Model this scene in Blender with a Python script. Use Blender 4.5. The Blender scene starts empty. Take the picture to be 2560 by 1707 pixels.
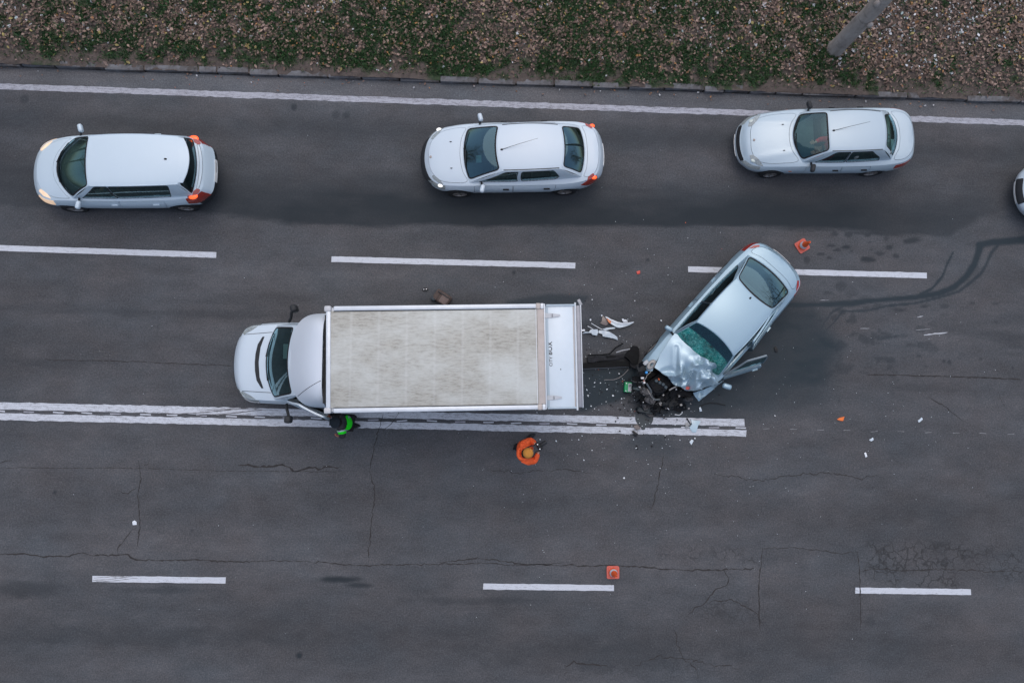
import bpy, bmesh, math, random
import numpy as np
from mathutils import Vector, Matrix
from mathutils.geometry import delaunay_2d_cdt

SC = bpy.context.scene
COL = SC.collection
rng = random.Random(7)
nrg = np.random.default_rng(11)
R_ = math.radians

# ------------------------------------------------------------------ camera
CAM_H = 20.0
ROT = np.array([[0.99913, -0.0258, -0.03282], [0.02297, 0.99622, -0.08374], [0.03486, 0.08291, 0.99595]])
cd = bpy.data.cameras.new('camera')
cd.sensor_width = 36.0
cd.lens = 36.0 * 2000.0 / 2560.0
cd.clip_start = 0.5
cd.clip_end = 3000.0
cam = bpy.data.objects.new('camera', cd)
COL.objects.link(cam)
_m = Matrix([list(r) for r in ROT]).to_quaternion().to_matrix().to_4x4()
_m.translation = Vector((0, 0, CAM_H))
cam.matrix_world = _m
SC.camera = cam

# ------------------------------------------------------------------ light
SUN_EL, SUN_AZ = R_(68), R_(5)          # azimuth measured from +Y (up in the picture) towards +X
world = bpy.data.worlds.new('World')
SC.world = world
world.use_nodes = True
wn = world.node_tree
bg = wn.nodes['Background']
sky = wn.nodes.new('ShaderNodeTexSky')
sky.sky_type = 'NISHITA'
sky.sun_disc = False
sky.sun_elevation = SUN_EL
sky.sun_rotation = SUN_AZ
sky.air_density = 1.0
sky.dust_density = 3.0
sky.ozone_density = 1.0
wn.links.new(sky.outputs[0], bg.inputs[0])
bg.inputs[1].default_value = 0.13
sd = bpy.data.lights.new('sun', 'SUN')
sd.energy = 1.0
sd.angle = R_(110)
sd.color = (1.0, 0.95, 0.90)
sun = bpy.data.objects.new('sun', sd)
COL.objects.link(sun)
_d = Vector((math.sin(SUN_AZ) * math.cos(SUN_EL), math.cos(SUN_AZ) * math.cos(SUN_EL), math.sin(SUN_EL)))
sun.rotation_euler = _d.to_track_quat('Z', 'Y').to_euler()
SC.view_settings.view_transform = 'Standard'
SC.view_settings.look = 'None'
SC.view_settings.gamma = 1.0
SC.view_settings.exposure = 0.35
SC.view_settings.use_curve_mapping = False
SC.render.engine = 'CYCLES'
SC.cycles.max_bounces = 8
SC.cycles.transparent_max_bounces = 12
SC.cycles.caustics_reflective = False
SC.cycles.caustics_refractive = False


def P(px, py, z=0.0):
    """place on the map measured on the photograph (2560 wide) at height z -> metres"""
    d = ROT @ np.array([px - 1280.0, -(py - 853.5), -2000.0])
    t = (z - CAM_H) / d[2]
    return np.array([0.0, 0.0, CAM_H]) + d * t


# ------------------------------------------------------------------ object helpers
def link(o, parent=None):
    COL.objects.link(o)
    if parent is not None:
        o.parent = parent
    return o


def empty(name, loc=(0, 0, 0), rz=0.0, parent=None):
    o = bpy.data.objects.new(name, None)
    o.empty_display_size = 0.2
    o.location = loc
    o.rotation_euler = (0, 0, rz)
    return link(o, parent)


def tag(o, label=None, cat=None, group=None, kind=None):
    if label: o['label'] = label
    if cat: o['category'] = cat
    if group: o['group'] = group
    if kind: o['kind'] = kind
    return o


class MB:
    def __init__(s):
        s.v, s.f = [], []

    def add(s, vs, fs):
        b = len(s.v)
        s.v.extend([tuple(map(float, p)) for p in vs])
        s.f.extend([tuple(i + b for i in f) for f in fs])
        return s

    def bm(s, bm, M=None):
        bm.verts.index_update()
        vs = [(M @ v.co if M else v.co) for v in bm.verts]
        s.add(vs, [[v.index for v in f.verts] for f in bm.faces])
        bm.free()
        return s

    def box(s, c, size, bev=0.0, rz=0.0, M=None, seg=2):
        b = bmesh.new()
        bmesh.ops.create_cube(b, size=1.0)
        bmesh.ops.scale(b, vec=size, verts=b.verts)
        if bev > 0:
            bmesh.ops.bevel(b, geom=list(b.edges), offset=min(bev, min(size) * 0.49), segments=seg, affect='EDGES', profile=0.5)
        T = Matrix.Translation(c) @ Matrix.Rotation(rz, 4, 'Z')
        if M is not None: T = M @ T
        return s.bm(b, T)

    def ball(s, c, r, u=16, v=10, M=None):
        b = bmesh.new()
        bmesh.ops.create_uvsphere(b, u_segments=u, v_segments=v, radius=1.0)
        r = (r, r, r) if not hasattr(r, '__len__') else r
        T = Matrix.Translation(c) @ (M if M is not None else Matrix.Identity(4)) @ Matrix.Diagonal((*r, 1))
        return s.bm(b, T)

    def tube(s, pts, r, n=8, cap=True):
        pts = [Vector(p) for p in pts]
        m = len(pts)
        rs = r if hasattr(r, '__len__') else [r] * m
        vs, fs = [], []
        up = Vector((0, 0, 1))
        for i, p in enumerate(pts):
            t = (pts[min(i + 1, m - 1)] - pts[max(i - 1, 0)]).normalized()
            a = t.cross(up)
            if a.length < 1e-3: a = t.cross(Vector((1, 0, 0)))
            a.normalize()
            b = a.cross(t)
            for k in range(n):
                q = 2 * math.pi * k / n
                vs.append(p + (a * math.cos(q) + b * math.sin(q)) * rs[i])
        for i in range(m - 1):
            for k in range(n):
                k2 = (k + 1) % n
                fs.append((i * n + k, (i + 1) * n + k, (i + 1) * n + k2, i * n + k2))
        if cap:
            fs.append(tuple(range(n)))
            fs.append(tuple((m - 1) * n + k for k in reversed(range(n))))
        return s.add(vs, fs)

    def lathe(s, prof, n=24, M=None):
        vs, fs = [], []
        m = len(prof)
        for k in range(n):
            q = 2 * math.pi * k / n
            for (r, z) in prof:
                p = Vector((r * math.cos(q), r * math.sin(q), z))
                vs.append(M @ p if M is not None else p)
        for k in range(n):
            k2 = (k + 1) % n
            for i in range(m - 1):
                fs.append((k * m + i, k2 * m + i, k2 * m + i + 1, k * m + i + 1))
        return s.add(vs, fs)

    def prism(s, poly, z0, z1):
        n = len(poly)
        vs = [(p[0], p[1], z0) for p in poly] + [(p[0], p[1], z1) for p in poly]
        area = sum(poly[i][0] * poly[(i + 1) % n][1] - poly[(i + 1) % n][0] * poly[i][1] for i in range(n))
        fs = [tuple(range(n, 2 * n)), tuple(reversed(range(n)))]
        fs += [(i, (i + 1) % n, n + (i + 1) % n, n + i) for i in range(n)]
        if area < 0: fs = [tuple(reversed(f)) for f in fs]
        return s.add(vs, fs)

    def mesh(s, name, mat, smooth=True, ang=35):
        me = bpy.data.meshes.new(name)
        me.from_pydata(s.v, [], s.f)
        me.update()
        if smooth:
            me.polygons.foreach_set('use_smooth', [True] * len(me.polygons))
            me.set_sharp_from_angle(angle=R_(ang))
        if mat is not None: me.materials.append(mat)
        return me

    def build(s, name, mat, parent=None, smooth=True, ang=35, label=None):
        o = bpy.data.objects.new(name, s.mesh(name, mat, smooth, ang))
        if label: o['label'] = label
        return link(o, parent)


# ------------------------------------------------------------------ materials
MATS = {}


class NT:
    """small helper round a node tree"""
    def __init__(s, name):
        s.m = bpy.data.materials.new(name)
        s.m.use_nodes = True
        s.t = s.m.node_tree
        s.b = s.t.nodes['Principled BSDF']
        s.out = s.t.nodes['Material Output']

    def n(s, typ, **kw):
        nd = s.t.nodes.new('ShaderNode' + typ)
        for k, v in kw.items():
            if k in nd.inputs.keys():
                nd.inputs[k].default_value = v
            else:
                setattr(nd, k, v)
        return nd

    def l(s, a, b):
        s.t.links.new(a, b)

    def coord(s, scale=(1, 1, 1), kind='Object'):
        c = s.n('TexCoord')
        mp = s.n('Mapping')
        mp.inputs['Scale'].default_value = scale
        s.l(c.outputs[kind], mp.inputs[0])
        return mp.outputs[0]

    def noise(s, vec, scale, detail=4, rough=0.55):
        nd = s.n('TexNoise')
        nd.inputs['Scale'].default_value = scale
        nd.inputs['Detail'].default_value = detail
        nd.inputs['Roughness'].default_value = rough
        s.l(vec, nd.inputs['Vector'])
        return nd.outputs['Fac']

    def ramp(s, fac, stops):
        r = s.n('ValToRGB')
        el = r.color_ramp.elements
        while len(el) < len(stops): el.new(0.5)
        for e, (p, c) in zip(el, stops):
            e.position = p
            e.color = (*c, 1) if hasattr(c, '__len__') else (c, c, c, 1)
        s.l(fac, r.inputs[0])
        return r.outputs[0]

    def mix(s, fac, a, b, mode='MIX'):
        nd = s.n('Mix', data_type='RGBA', blend_type=mode)
        for sock, val in ((nd.inputs[0], fac), (nd.inputs[6], a), (nd.inputs[7], b)):
            if hasattr(val, 'is_output'): s.l(val, sock)
            elif sock.type == 'RGBA': sock.default_value = (*val, 1) if len(val) == 3 else val
            else: sock.default_value = val
        return nd.outputs[2]

    def math(s, op, a, b=0.5, clamp=False):
        nd = s.n('Math', operation=op)
        nd.use_clamp = clamp
        for i, v in enumerate((a, b)):
            if hasattr(v, 'is_output'): s.l(v, nd.inputs[i])
            else: nd.inputs[i].default_value = v
        return nd.outputs[0]

    def attr(s, name):
        nd = s.n('Attribute')
        nd.attribute_name = name
        return nd

    def bump(s, h, strength=0.3, dist=0.01):
        nd = s.n('Bump')
        nd.inputs['Strength'].default_value = strength
        nd.inputs['Distance'].default_value = dist
        s.l(h, nd.inputs['Height'])
        s.l(nd.outputs[0], s.b.inputs['Normal'])

    def set(s, **kw):
        for k, v in kw.items():
            k = k.replace('_', ' ')
            sock = s.b.inputs[k]
            if hasattr(v, 'is_output'): s.l(v, sock)
            elif sock.type == 'RGBA' and len(v) == 3: sock.default_value = (*v, 1)
            else: sock.default_value = v
        return s.m


def plain(name, col, rough=0.6, metal=0.0, var=0.12, sc=9.0, emit=0.0, ecol=None, coat=0.0, spec=None):
    """procedural: colour broken up by noise, a little relief"""
    if name in MATS: return MATS[name]
    t = NT(name)
    v = t.coord()
    f = t.noise(v, sc, 5, 0.6)
    c = t.ramp(f, [(0.25, tuple(x * (1 - var) for x in col)), (0.75, tuple(min(1, x * (1 + var)) for x in col))])
    t.set(Base_Color=c, Roughness=rough, Metallic=metal)
    t.b.inputs['Coat Weight'].default_value = coat
    if spec is None and max(col) < .1 and metal == 0: spec = .2
    if spec is not None: t.b.inputs['Specular IOR Level'].default_value = spec
    if emit:
        t.set(Emission_Color=ecol or col, Emission_Strength=emit)
    MATS[name] = t.m
    return t.m


def paint(name, col, metal=0.0, rough=0.4, coat=0.4, dust=(0.30, 0.24, 0.20), dust_top=0.55):
    """car paint: base, faint orange peel, road film on roof, dust thrown up along the sills"""
    t = NT(name)
    v = t.coord()
    f = t.noise(v, 2.2, 6, 0.65)
    f2 = t.noise(v, 60, 3, 0.6)
    c = t.mix(t.math('MULTIPLY', t.ramp(f, [(0.35, 0.0), (0.75, 1.0)]), 0.12), col, tuple(x * 0.8 for x in col))
    c = t.mix(t.math('MULTIPLY', t.ramp(f2, [(0.62, 0.0), (0.75, 1.0)]), 0.08), c, tuple(x * 0.7 for x in col))
    sep = t.n('SeparateXYZ')
    t.l(v, sep.inputs[0])
    mr = t.n('MapRange')
    mr.inputs[1].default_value = dust_top
    mr.inputs[2].default_value = 0.22
    t.l(sep.outputs[2], mr.inputs[0])
    d = t.math('MULTIPLY', mr.outputs[0], t.ramp(t.noise(v, 5, 4), [(0.3, 0.25), (0.7, 0.8)]))
    c = t.mix(d, c, dust)
    ro = t.math('ADD', t.math('MULTIPLY', d, 0.4), rough)
    t.set(Base_Color=c, Metallic=metal, Roughness=ro, Coat_Weight=coat, Coat_Roughness=0.22)
    return t.m


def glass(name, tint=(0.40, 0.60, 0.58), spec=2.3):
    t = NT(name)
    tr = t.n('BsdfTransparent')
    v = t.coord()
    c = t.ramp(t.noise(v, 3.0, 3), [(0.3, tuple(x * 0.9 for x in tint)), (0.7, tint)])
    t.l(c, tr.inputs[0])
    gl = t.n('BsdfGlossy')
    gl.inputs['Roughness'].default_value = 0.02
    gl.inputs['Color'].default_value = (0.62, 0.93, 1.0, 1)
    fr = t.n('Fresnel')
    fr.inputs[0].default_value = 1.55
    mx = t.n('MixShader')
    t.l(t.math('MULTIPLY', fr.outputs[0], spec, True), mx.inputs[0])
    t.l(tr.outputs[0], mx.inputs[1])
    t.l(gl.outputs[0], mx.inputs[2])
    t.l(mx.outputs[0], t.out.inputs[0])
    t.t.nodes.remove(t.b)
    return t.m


M = {}
M['black'] = plain('black_plastic', (0.018, 0.019, 0.021), 0.5)
M['trim'] = plain('dark_trim', (0.03, 0.032, 0.035), 0.55)
M['rubber'] = plain('tyre_rubber', (0.022, 0.022, 0.023), 0.85, var=0.3)
M['rim'] = plain('alloy_rim', (0.22, 0.20, 0.19), 0.45, 0.5, var=0.25)
M['cabin'] = plain('cabin_cloth', (0.035, 0.042, 0.043), 0.9, var=0.3)
M['seat'] = plain('seat_cloth', (0.12, 0.14, 0.14), 0.9, var=0.3)
M['dash'] = plain('dashboard_plastic', (0.07, 0.09, 0.09), 0.6, var=0.2)
M['glass'] = glass('car_glass')
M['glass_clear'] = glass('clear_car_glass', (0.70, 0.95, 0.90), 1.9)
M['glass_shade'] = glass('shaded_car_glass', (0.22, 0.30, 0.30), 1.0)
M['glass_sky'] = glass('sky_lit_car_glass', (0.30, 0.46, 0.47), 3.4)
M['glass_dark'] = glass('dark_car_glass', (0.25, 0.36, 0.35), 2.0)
M['lamp'] = plain('headlamp_lens', (0.26, 0.29, 0.29), 0.15, 0.0, 0.35, 30, coat=1.0)
M['lamp_pale'] = plain('headlamp_bowl', (0.50, 0.56, 0.52), 0.2, 0.0, 0.2, 30)
M['lamp_warm'] = plain('lit_headlamp', (0.75, 0.6, 0.45), 0.2, emit=0.35, ecol=(1.0, 0.62, 0.35), var=0.2)
M['lamp_white'] = plain('lit_running_lamp', (0.8, 0.8, 0.8), 0.2, emit=0.5, ecol=(1.0, 0.97, 0.9), var=0.2)
M['tail'] = plain('red_tail_lens', (0.28, 0.02, 0.012), 0.2, coat=1.0, var=0.3, sc=30)
M['tail_on'] = plain('lit_tail_lamp', (0.7, 0.08, 0.02), 0.2, emit=1.0, ecol=(1.0, 0.10, 0.015), var=0.1)
M['brake_on'] = plain('lit_brake_core', (0.9, 0.4, 0.05), 0.2, emit=2.0, ecol=(1.0, 0.42, 0.02), var=0.1)
M['amber'] = plain('amber_lens', (0.6, 0.16, 0.03), 0.25, coat=1.0)
M['chrome'] = plain('bright_trim', (0.55, 0.57, 0.6), 0.2, 1.0)
M['plate'] = plain('number_plate_white', (0.7, 0.7, 0.68), 0.4)
M['skin'] = plain('skin', (0.50, 0.27, 0.20), 0.55)
M['alu'] = plain('aluminium', (0.62, 0.65, 0.68), 0.35, 0.35, 0.1, 4)
M['white_gel'] = plain('white_panel', (0.74, 0.78, 0.80), 0.35, 0, 0.05, 3, coat=0.4)


# ------------------------------------------------------------------ numpy noise
def vnoise(x, y, seed, sx, sy):
    r = np.random.default_rng(seed)
    L = r.random((256, 256))
    u = np.asarray(x) / sx + 37.3
    v = np.asarray(y) / sy + 91.7
    iu = np.floor(u).astype(int)
    iv = np.floor(v).astype(int)
    fu = u - iu
    fv = v - iv
    fu = fu * fu * (3 - 2 * fu)
    fv = fv * fv * (3 - 2 * fv)
    a = L[iu % 256, iv % 256]
    b = L[(iu + 1) % 256, iv % 256]
    c = L[iu % 256, (iv + 1) % 256]
    d = L[(iu + 1) % 256, (iv + 1) % 256]
    return (a * (1 - fu) + b * fu) * (1 - fv) + (c * (1 - fu) + d * fu) * fv


def fbm(x, y, seed, sx, sy, o=4):
    s, a, t = 0.0, 1.0, 0.0
    for i in range(o):
        s = s + a * vnoise(x, y, seed + i * 13, sx, sy)
        t += a
        a *= 0.55
        sx /= 2
        sy /= 2
    return s / t


def sstep(a, b, x):
    t = np.clip((np.asarray(x) - a) / (b - a), 0, 1)
    return t * t * (3 - 2 * t)


def zpts(pts, ox, oy, sc, z=0.0):
    return [P(ox + p[0] * sc, oy + p[1] * sc, z)[:2] for p in pts]


def dist_poly(X, Y, pts):
    d = np.full(X.shape, 1e9)
    pr = np.zeros(X.shape)
    n = len(pts) - 1
    for i in range(n):
        a, b = np.array(pts[i]), np.array(pts[i + 1])
        ab = b - a
        t = np.clip(((X - a[0]) * ab[0] + (Y - a[1]) * ab[1]) / max(ab @ ab, 1e-9), 0, 1)
        dd = np.hypot(X - a[0] - t * ab[0], Y - a[1] - t * ab[1])
        k = dd < d
        d = np.where(k, dd, d)
        pr = np.where(k, (i + t) / n, pr)
    return d, pr


# ================================================================== ROAD AND VERGE
def grid_mesh(name, xs, ys, Z, mat, attrs=None, smooth=True):
    nx, ny = len(xs), len(ys)
    X, Y = np.meshgrid(xs, ys, indexing='ij')
    co = np.stack([X, Y, np.broadcast_to(Z, X.shape)], -1).reshape(-1, 3)
    i, j = np.meshgrid(np.arange(nx - 1), np.arange(ny - 1), indexing='ij')
    a = (i * ny + j).ravel()
    q = np.stack([a, a + ny, a + ny + 1, a + 1], 1).astype(np.int32)
    me = bpy.data.meshes.new(name)
    me.vertices.add(len(co))
    me.vertices.foreach_set('co', co.ravel())
    me.loops.add(q.size)
    me.loops.foreach_set('vertex_index', q.ravel())
    me.polygons.add(len(q))
    me.polygons.foreach_set('loop_start', np.arange(0, q.size, 4, dtype=np.int32))
    me.update(calc_edges=True)
    me.polygons.foreach_set('use_smooth', [smooth] * len(q))
    for k, A in (attrs or {}).items():
        at = me.attributes.new(k, 'FLOAT', 'POINT')
        at.data.foreach_set('value', np.broadcast_to(A, X.shape).astype(np.float32).ravel())
    me.materials.append(mat)
    me.validate()
    return me


def asphalt_material():
    t = NT('asphalt')
    v = t.coord()
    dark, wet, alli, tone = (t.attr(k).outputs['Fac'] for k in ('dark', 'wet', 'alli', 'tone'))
    fine = t.noise(v, 27, 4, 0.85)
    grit = t.noise(v, 13, 4, 0.75)
    vs = t.coord((0.35, 1.6, 1.0))
    streak = t.noise(vs, 2.2, 6, 0.6)
    patch_ = t.noise(t.coord((0.5, 0.8, 1)), 0.9, 5, 0.6)
    c = t.ramp(fine, [(0.30, (0.026, 0.026, 0.028)), (0.5, (0.066, 0.064, 0.066)), (0.70, (0.135, 0.128, 0.126))])
    c = t.mix(0.42, c, t.ramp(grit, [(0.25, (0.045, 0.046, 0.05)), (0.8, (0.09, 0.084, 0.082))]))
    c = t.mix(1.0, c, t.ramp(streak, [(0.25, 0.90), (0.75, 1.08)]), 'MULTIPLY')
    c = t.mix(1.0, c, t.ramp(patch_, [(0.3, (0.90, 0.96, 1.0)), (0.72, (1.09, 1.02, 0.99))]), 'MULTIPLY')
    # pale stone chips
    vo = t.n('TexVoronoi')
    vo.inputs['Scale'].default_value = 16
    t.l(v, vo.inputs['Vector'])
    chip = t.math('MULTIPLY', t.math('LESS_THAN', vo.outputs['Distance'], 0.13), t.ramp(grit, [(0.5, 0.0), (0.62, 0.5)]))
    c = t.mix(chip, c, (0.19, 0.19, 0.2))
    # crazing where the surface has failed
    vd = t.n('TexVoronoi', feature='DISTANCE_TO_EDGE')
    vd.inputs['Scale'].default_value = 3.6
    wv = t.n('VectorMath', operation='ADD')
    nz = t.n('TexNoise')
    nz.inputs['Scale'].default_value = 5
    t.l(v, nz.inputs['Vector'])
    sc_ = t.n('VectorMath', operation='SCALE')
    sc_.inputs['Scale'].default_value = 0.40
    t.l(nz.outputs['Color'], sc_.inputs[0])
    t.l(v, wv.inputs[0])
    t.l(sc_.outputs[0], wv.inputs[1])
    t.l(wv.outputs[0], vd.inputs['Vector'])
    cr = t.math('MULTIPLY', t.ramp(vd.outputs['Distance'], [(0.01, 1.0), (0.11, 0.0)]), alli, True)
    c = t.mix(t.math('MULTIPLY', cr, t.ramp(grit, [(.35, .45), (.65, 1.0)])), c, (0.026, 0.025, 0.025))
    tn = t.n('CombineColor')
    for i in range(3): t.l(tone, tn.inputs[i])
    c = t.mix(1.0, c, tn.outputs[0], 'MULTIPLY')
    c = t.mix(1.0, c, (1.03, 1.10, 1.145), 'MULTIPLY')
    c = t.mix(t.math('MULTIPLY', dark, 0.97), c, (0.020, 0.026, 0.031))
    c = t.mix(t.math('MULTIPLY', wet, 0.98), c, (0.012, 0.023, 0.031))
    ro = t.math('SUBTRACT', 0.88, t.math('MULTIPLY', wet, 0.33))
    t.set(Base_Color=c, Roughness=ro)
    t.b.inputs['Specular IOR Level'].default_value = 0.22
    h = t.math('ADD', fine, t.math('MULTIPLY', cr, -2.0))
    t.bump(h, 0.5, 0.006)
    return t.m


KY = 8.30                      # kerb face
xs = np.concatenate([[-300, -120, -60, -30, -18], np.arange(-13.4, 15.2, 0.04), [20, 32, 60, 120, 300]])
ys = np.concatenate([[-8.95, -8.2], np.arange(-7.4, KY - 0.01, 0.04), [KY]])
X, Y = np.meshgrid(xs, ys, indexing='ij')
n1 = fbm(X, Y, 3, 1.2, 0.5, 5)
n2 = fbm(X, Y, 5, 0.35, 0.2, 4)
n3 = fbm(X, Y, 8, 4.5, 1.0, 4)
tone = 1.0 + 0.0 * X
tone += 0.42 * sstep(7.55, 7.95, Y + 0.12 * (n1 - .5))            # pale worn strip along the kerb
tone += 0.10 * sstep(6.2, 7.6, Y) * sstep(8, -6, X)
tone -= 0.16 * sstep(0.9, 0.0, np.abs(Y + 5.6 + 0.6 * (n3 - .5)))     # wheel paths
tone -= 0.10 * sstep(0.8, 0.0, np.abs(Y + 2.4 + 0.5 * (n3 - .5)))
tone -= 0.08 * sstep(0.8, 0.0, np.abs(Y - 1.2 + 0.5 * (n3 - .5)))
tone += 0.08 * sstep(0.9, 0.1, np.abs(Y + 3.9))
tone += 0.06 * sstep(0.45, 0.1, np.abs(Y - 3.2))
tone *= (0.86 + 0.28 * n3) * (1 + .34 * (n1 - .5)) * (1 + .30 * (n2 - .5)) * (1 + .35 * (fbm(X, Y, 99, 6, 3.5, 3) - .5))
# re-laid square of asphalt in the lower right
pa = [P(1905, 1369), P(2147, 1376), P(2150, 1577), P(1899, 1577)]
inp = (X > pa[0][0]) & (X < pa[1][0]) & (Y < pa[0][1] - 0.02 * n2) & (Y > pa[2][1])
tone = np.where(inp, tone * 0.93, tone)
alli = np.zeros_like(X)
for (x0, y0, x1, y1, k) in ((1640, 1362, 1908, 1420, .9), (2160, 1350, 2560, 1480, .95), (1740, 1480, 1900, 1560, .45), (1480, 1640, 1760, 1707, .35)):
    a, b = P(x0, y1), P(x1, y0)
    m = sstep(-0.15, 0.3, X - a[0]) * sstep(-0.15, 0.3, b[0] - X) * sstep(-0.1, 0.3, Y - a[1]) * sstep(-0.1, 0.3, b[1] - Y)
    alli = np.maximum(alli, k * m * sstep(0.32, 0.55, fbm(X, Y, 21, .9, .7, 3)))
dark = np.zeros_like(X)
# darker band along the upper lane, ragged on its lower edge
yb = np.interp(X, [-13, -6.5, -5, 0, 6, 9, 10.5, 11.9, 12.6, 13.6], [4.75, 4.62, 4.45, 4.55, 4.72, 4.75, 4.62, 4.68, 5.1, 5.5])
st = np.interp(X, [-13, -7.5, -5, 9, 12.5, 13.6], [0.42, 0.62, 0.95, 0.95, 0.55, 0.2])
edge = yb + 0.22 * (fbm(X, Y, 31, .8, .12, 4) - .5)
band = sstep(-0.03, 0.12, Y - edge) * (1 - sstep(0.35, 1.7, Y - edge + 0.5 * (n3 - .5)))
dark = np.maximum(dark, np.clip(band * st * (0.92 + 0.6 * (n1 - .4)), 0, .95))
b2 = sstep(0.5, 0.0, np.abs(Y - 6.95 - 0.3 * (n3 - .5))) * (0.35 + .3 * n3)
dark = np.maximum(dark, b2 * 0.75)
# lane 2 grime
dark = np.maximum(dark, 0.30 * sstep(0.55, 0.75, fbm(X, Y, 41, 2.5, .35, 4)) * sstep(3.3, 2.2, Y) * sstep(-0.1, 0.6, Y))
dark = np.maximum(dark, 0.55 * sstep(0.56, 0.72, n2) * sstep(2.2, 0.5, np.hypot((X - 9.2) / 2.2, (Y - 2.0) / 1.0)))
# tyre-darkened smears in the lower lanes
for (px, py, rx, ry, k) in ((60, 1470, 1.3, .28, .5), (850, 1447, .75, .12, .95), (900, 1462, .5, .09, .8), (400, 1475, 1.6, .12, .4), (1180, 1500, 2.2, .12, .35), (1500, 1640, 4, .5, .25), (350, 1590, 5, .35, .25)):
    c = P(px, py)
    q = np.hypot((X - c[0]) / rx, (Y - c[1] + .05 * (n1 - .5)) / ry)
    dark = np.maximum(dark, k * (1 - sstep(0.35, 1.0, q + 0.5 * (n2 - .5))))
# oil drips and tar spots
for (px, py, r, k) in [(735, 268, .10, .7), (840, 285, .18, .5), (865, 288, .12, .5), (62, 247, .13, .45), (930, 150, 0, 0), (1480, 262, .1, .5), (748, 1637, .09, .9), (137, 1230, .05, .8), (480, 1325, .05, .6),
                       (2330, 352, .09, .4), (2060, 490, .3, .5), (2175, 1550, .2, .3), (1620, 650, .06, .7), (1285, 681, .05, .9)]:
    c = P(px, py)
    if r: dark = np.maximum(dark, k * (1 - sstep(.5, 1.0, np.hypot(X - c[0], Y - c[1]) / r + 0.9 * (n2 - .5))))
zs, zo = .37, (1960, 540)
for (x, y, rx, ry, k) in [(320, 200, 38, 15, .9), (420, 210, 32, 16, .9), (358, 232, 28, 10, .8), (455, 240, 18, 9, .7), (250, 257, 45, 14, .7), (308, 281, 30, 12, .8), (570, 295, 68, 20, .95), (712, 214, 30, 18, .8), (650, 255, 45, 16, .75),
                          (755, 270, 30, 22, .75), (580, 180, 20, 10, .7), (560, 130, 45, 16, .8), (590, 228, 18, 10, .6), (350, 120, 40, 28, .7), (430, 125, 35, 25, .7), (850, 170, 70, 28, .85), (690, 150, 30, 18, .6), (950, 610, 40, 12, .7),
                          (775, 635, 40, 12, .6), (1270, 585, 26, 14, .5), (1430, 590, 40, 14, .45), (1080, 612, 40, 18, .5), (700, 960, 25, 14, .5), (910, 945, 22, 12, .6), (1118, 988, 16, 14, .8), (1080, 978, 14, 10, .7), (1545, 1025, 14, 10, .8), (960, 1015, 16, 10, .5), (1330, 965, 14, 10, .5),
                          (372, 1252, 14, 12, .6), (560, 620, 40, 10, .5), (1430, 715, 20, 14, .5), (870, 870, 45, 14, .45), (390, 480, 60, 40, .5), (300, 520, 40, 14, .5), (150, 300, 30, 30, .6)]:
    c = P(zo[0] + x * zs, zo[1] + y * zs)
    q = np.hypot((X - c[0]) / (rx * zs * .01), (Y - c[1]) / (ry * zs * .01))
    dark = np.maximum(dark, k * .85 * (1 - sstep(.55, 1.05, q + 1.1 * (n2 - .5))))
wet = np.zeros_like(X)


def run(pts, w0, w1=None, k=1.0, soft=0.5):
    """a trickle of fluid along a traced path"""
    global wet
    d, pr = dist_poly(X, Y, zpts(pts, zo[0], zo[1], zs))
    w = (w0 + ((w1 if w1 is not None else w0) - w0) * pr) * zs * .01 * (0.75 + 0.7 * fbm(X, Y, 55, .5, .4, 3))
    wet = np.maximum(wet, k * (1 - sstep(w * (1 - soft), w * (1 + soft * .4), d + .02 * (n2 - .5))))


run([(-60, 605), (0, 602), (200, 600), (450, 590), (560, 575), (750, 560), (900, 548), (1050, 522), (1150, 480), (1230, 410), (1285, 330), (1310, 260), (1325, 205)], 17, 24, .95)
run([(1315, 195), (1400, 178), (1500, 172), (1640, 160)], 20, 30, .95)
run([(390, 645), (560, 640), (700, 606), (880, 590), (1050, 550), (1180, 510), (1260, 450), (1330, 390), (1370, 320), (1400, 250), (1440, 205)], 8, 12, .8)
run([(915, 535), (1000, 490), (1070, 410), (1100, 330), (1140, 250)], 12, 6, .9)
run([(440, 590), (330, 645), (275, 715), (245, 780)], 9, 4, .7)
run([(400, 640), (340, 715), (260, 795)], 9, 4, .7)
run([(640, 830), (740, 815), (830, 795)], 12, 4, .4)
# spreading pools at the wreck and truck rear; dark strip along the truck's upper edge
for (pts, k, sf) in ([[(1900, 740), (2030, 770), (2085, 860), (2060, 960), (1960, 1010), (1800, 1035), (1640, 1045), (1600, 1000), (1700, 900)], .97, .45], [[(1448, 925), (1590, 920), (1600, 960), (1545, 1000), (1500, 1010), (1470, 1025), (1448, 1030)], .95, .09], [(1380, 738), (1470, 742), (1455, 765), (1270, 765)] and [[(1270, 756), (1372, 738), (1470, 742), (1452, 764), (1300, 764)], .7, .08], [[(1590, 1085), (1660, 1090), (1680, 1130), (1610, 1135), (1570, 1110)], .55, .3]):
    poly = [P(*p)[:2] for p in pts]
    d, _ = dist_poly(X, Y, poly + [poly[0]])
    ins = np.zeros(X.shape, bool)
    for i in range(len(poly)):
        (x1, y1), (x2, y2) = poly[i], poly[(i + 1) % len(poly)]
        if y1 == y2: continue
        ins ^= ((y1 > Y) != (y2 > Y)) & (X < (x2 - x1) * (Y - y1) / (y2 - y1) + x1)
    sd_ = np.where(ins, d, -d) + 0.35 * (n1 - .5) * min(1, sf * 3)
    wet = np.maximum(wet, np.clip(k * sstep(-sf, sf * .6, sd_) * (1 if sf < .2 else .72 + .75 * (n1 - .35) + .3 * (n2 - .5)), 0, 1))
q = np.hypot((X - P(1990, 960)[0]) / 1.5, (Y - P(1990, 960)[1]) / 1.1)
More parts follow.
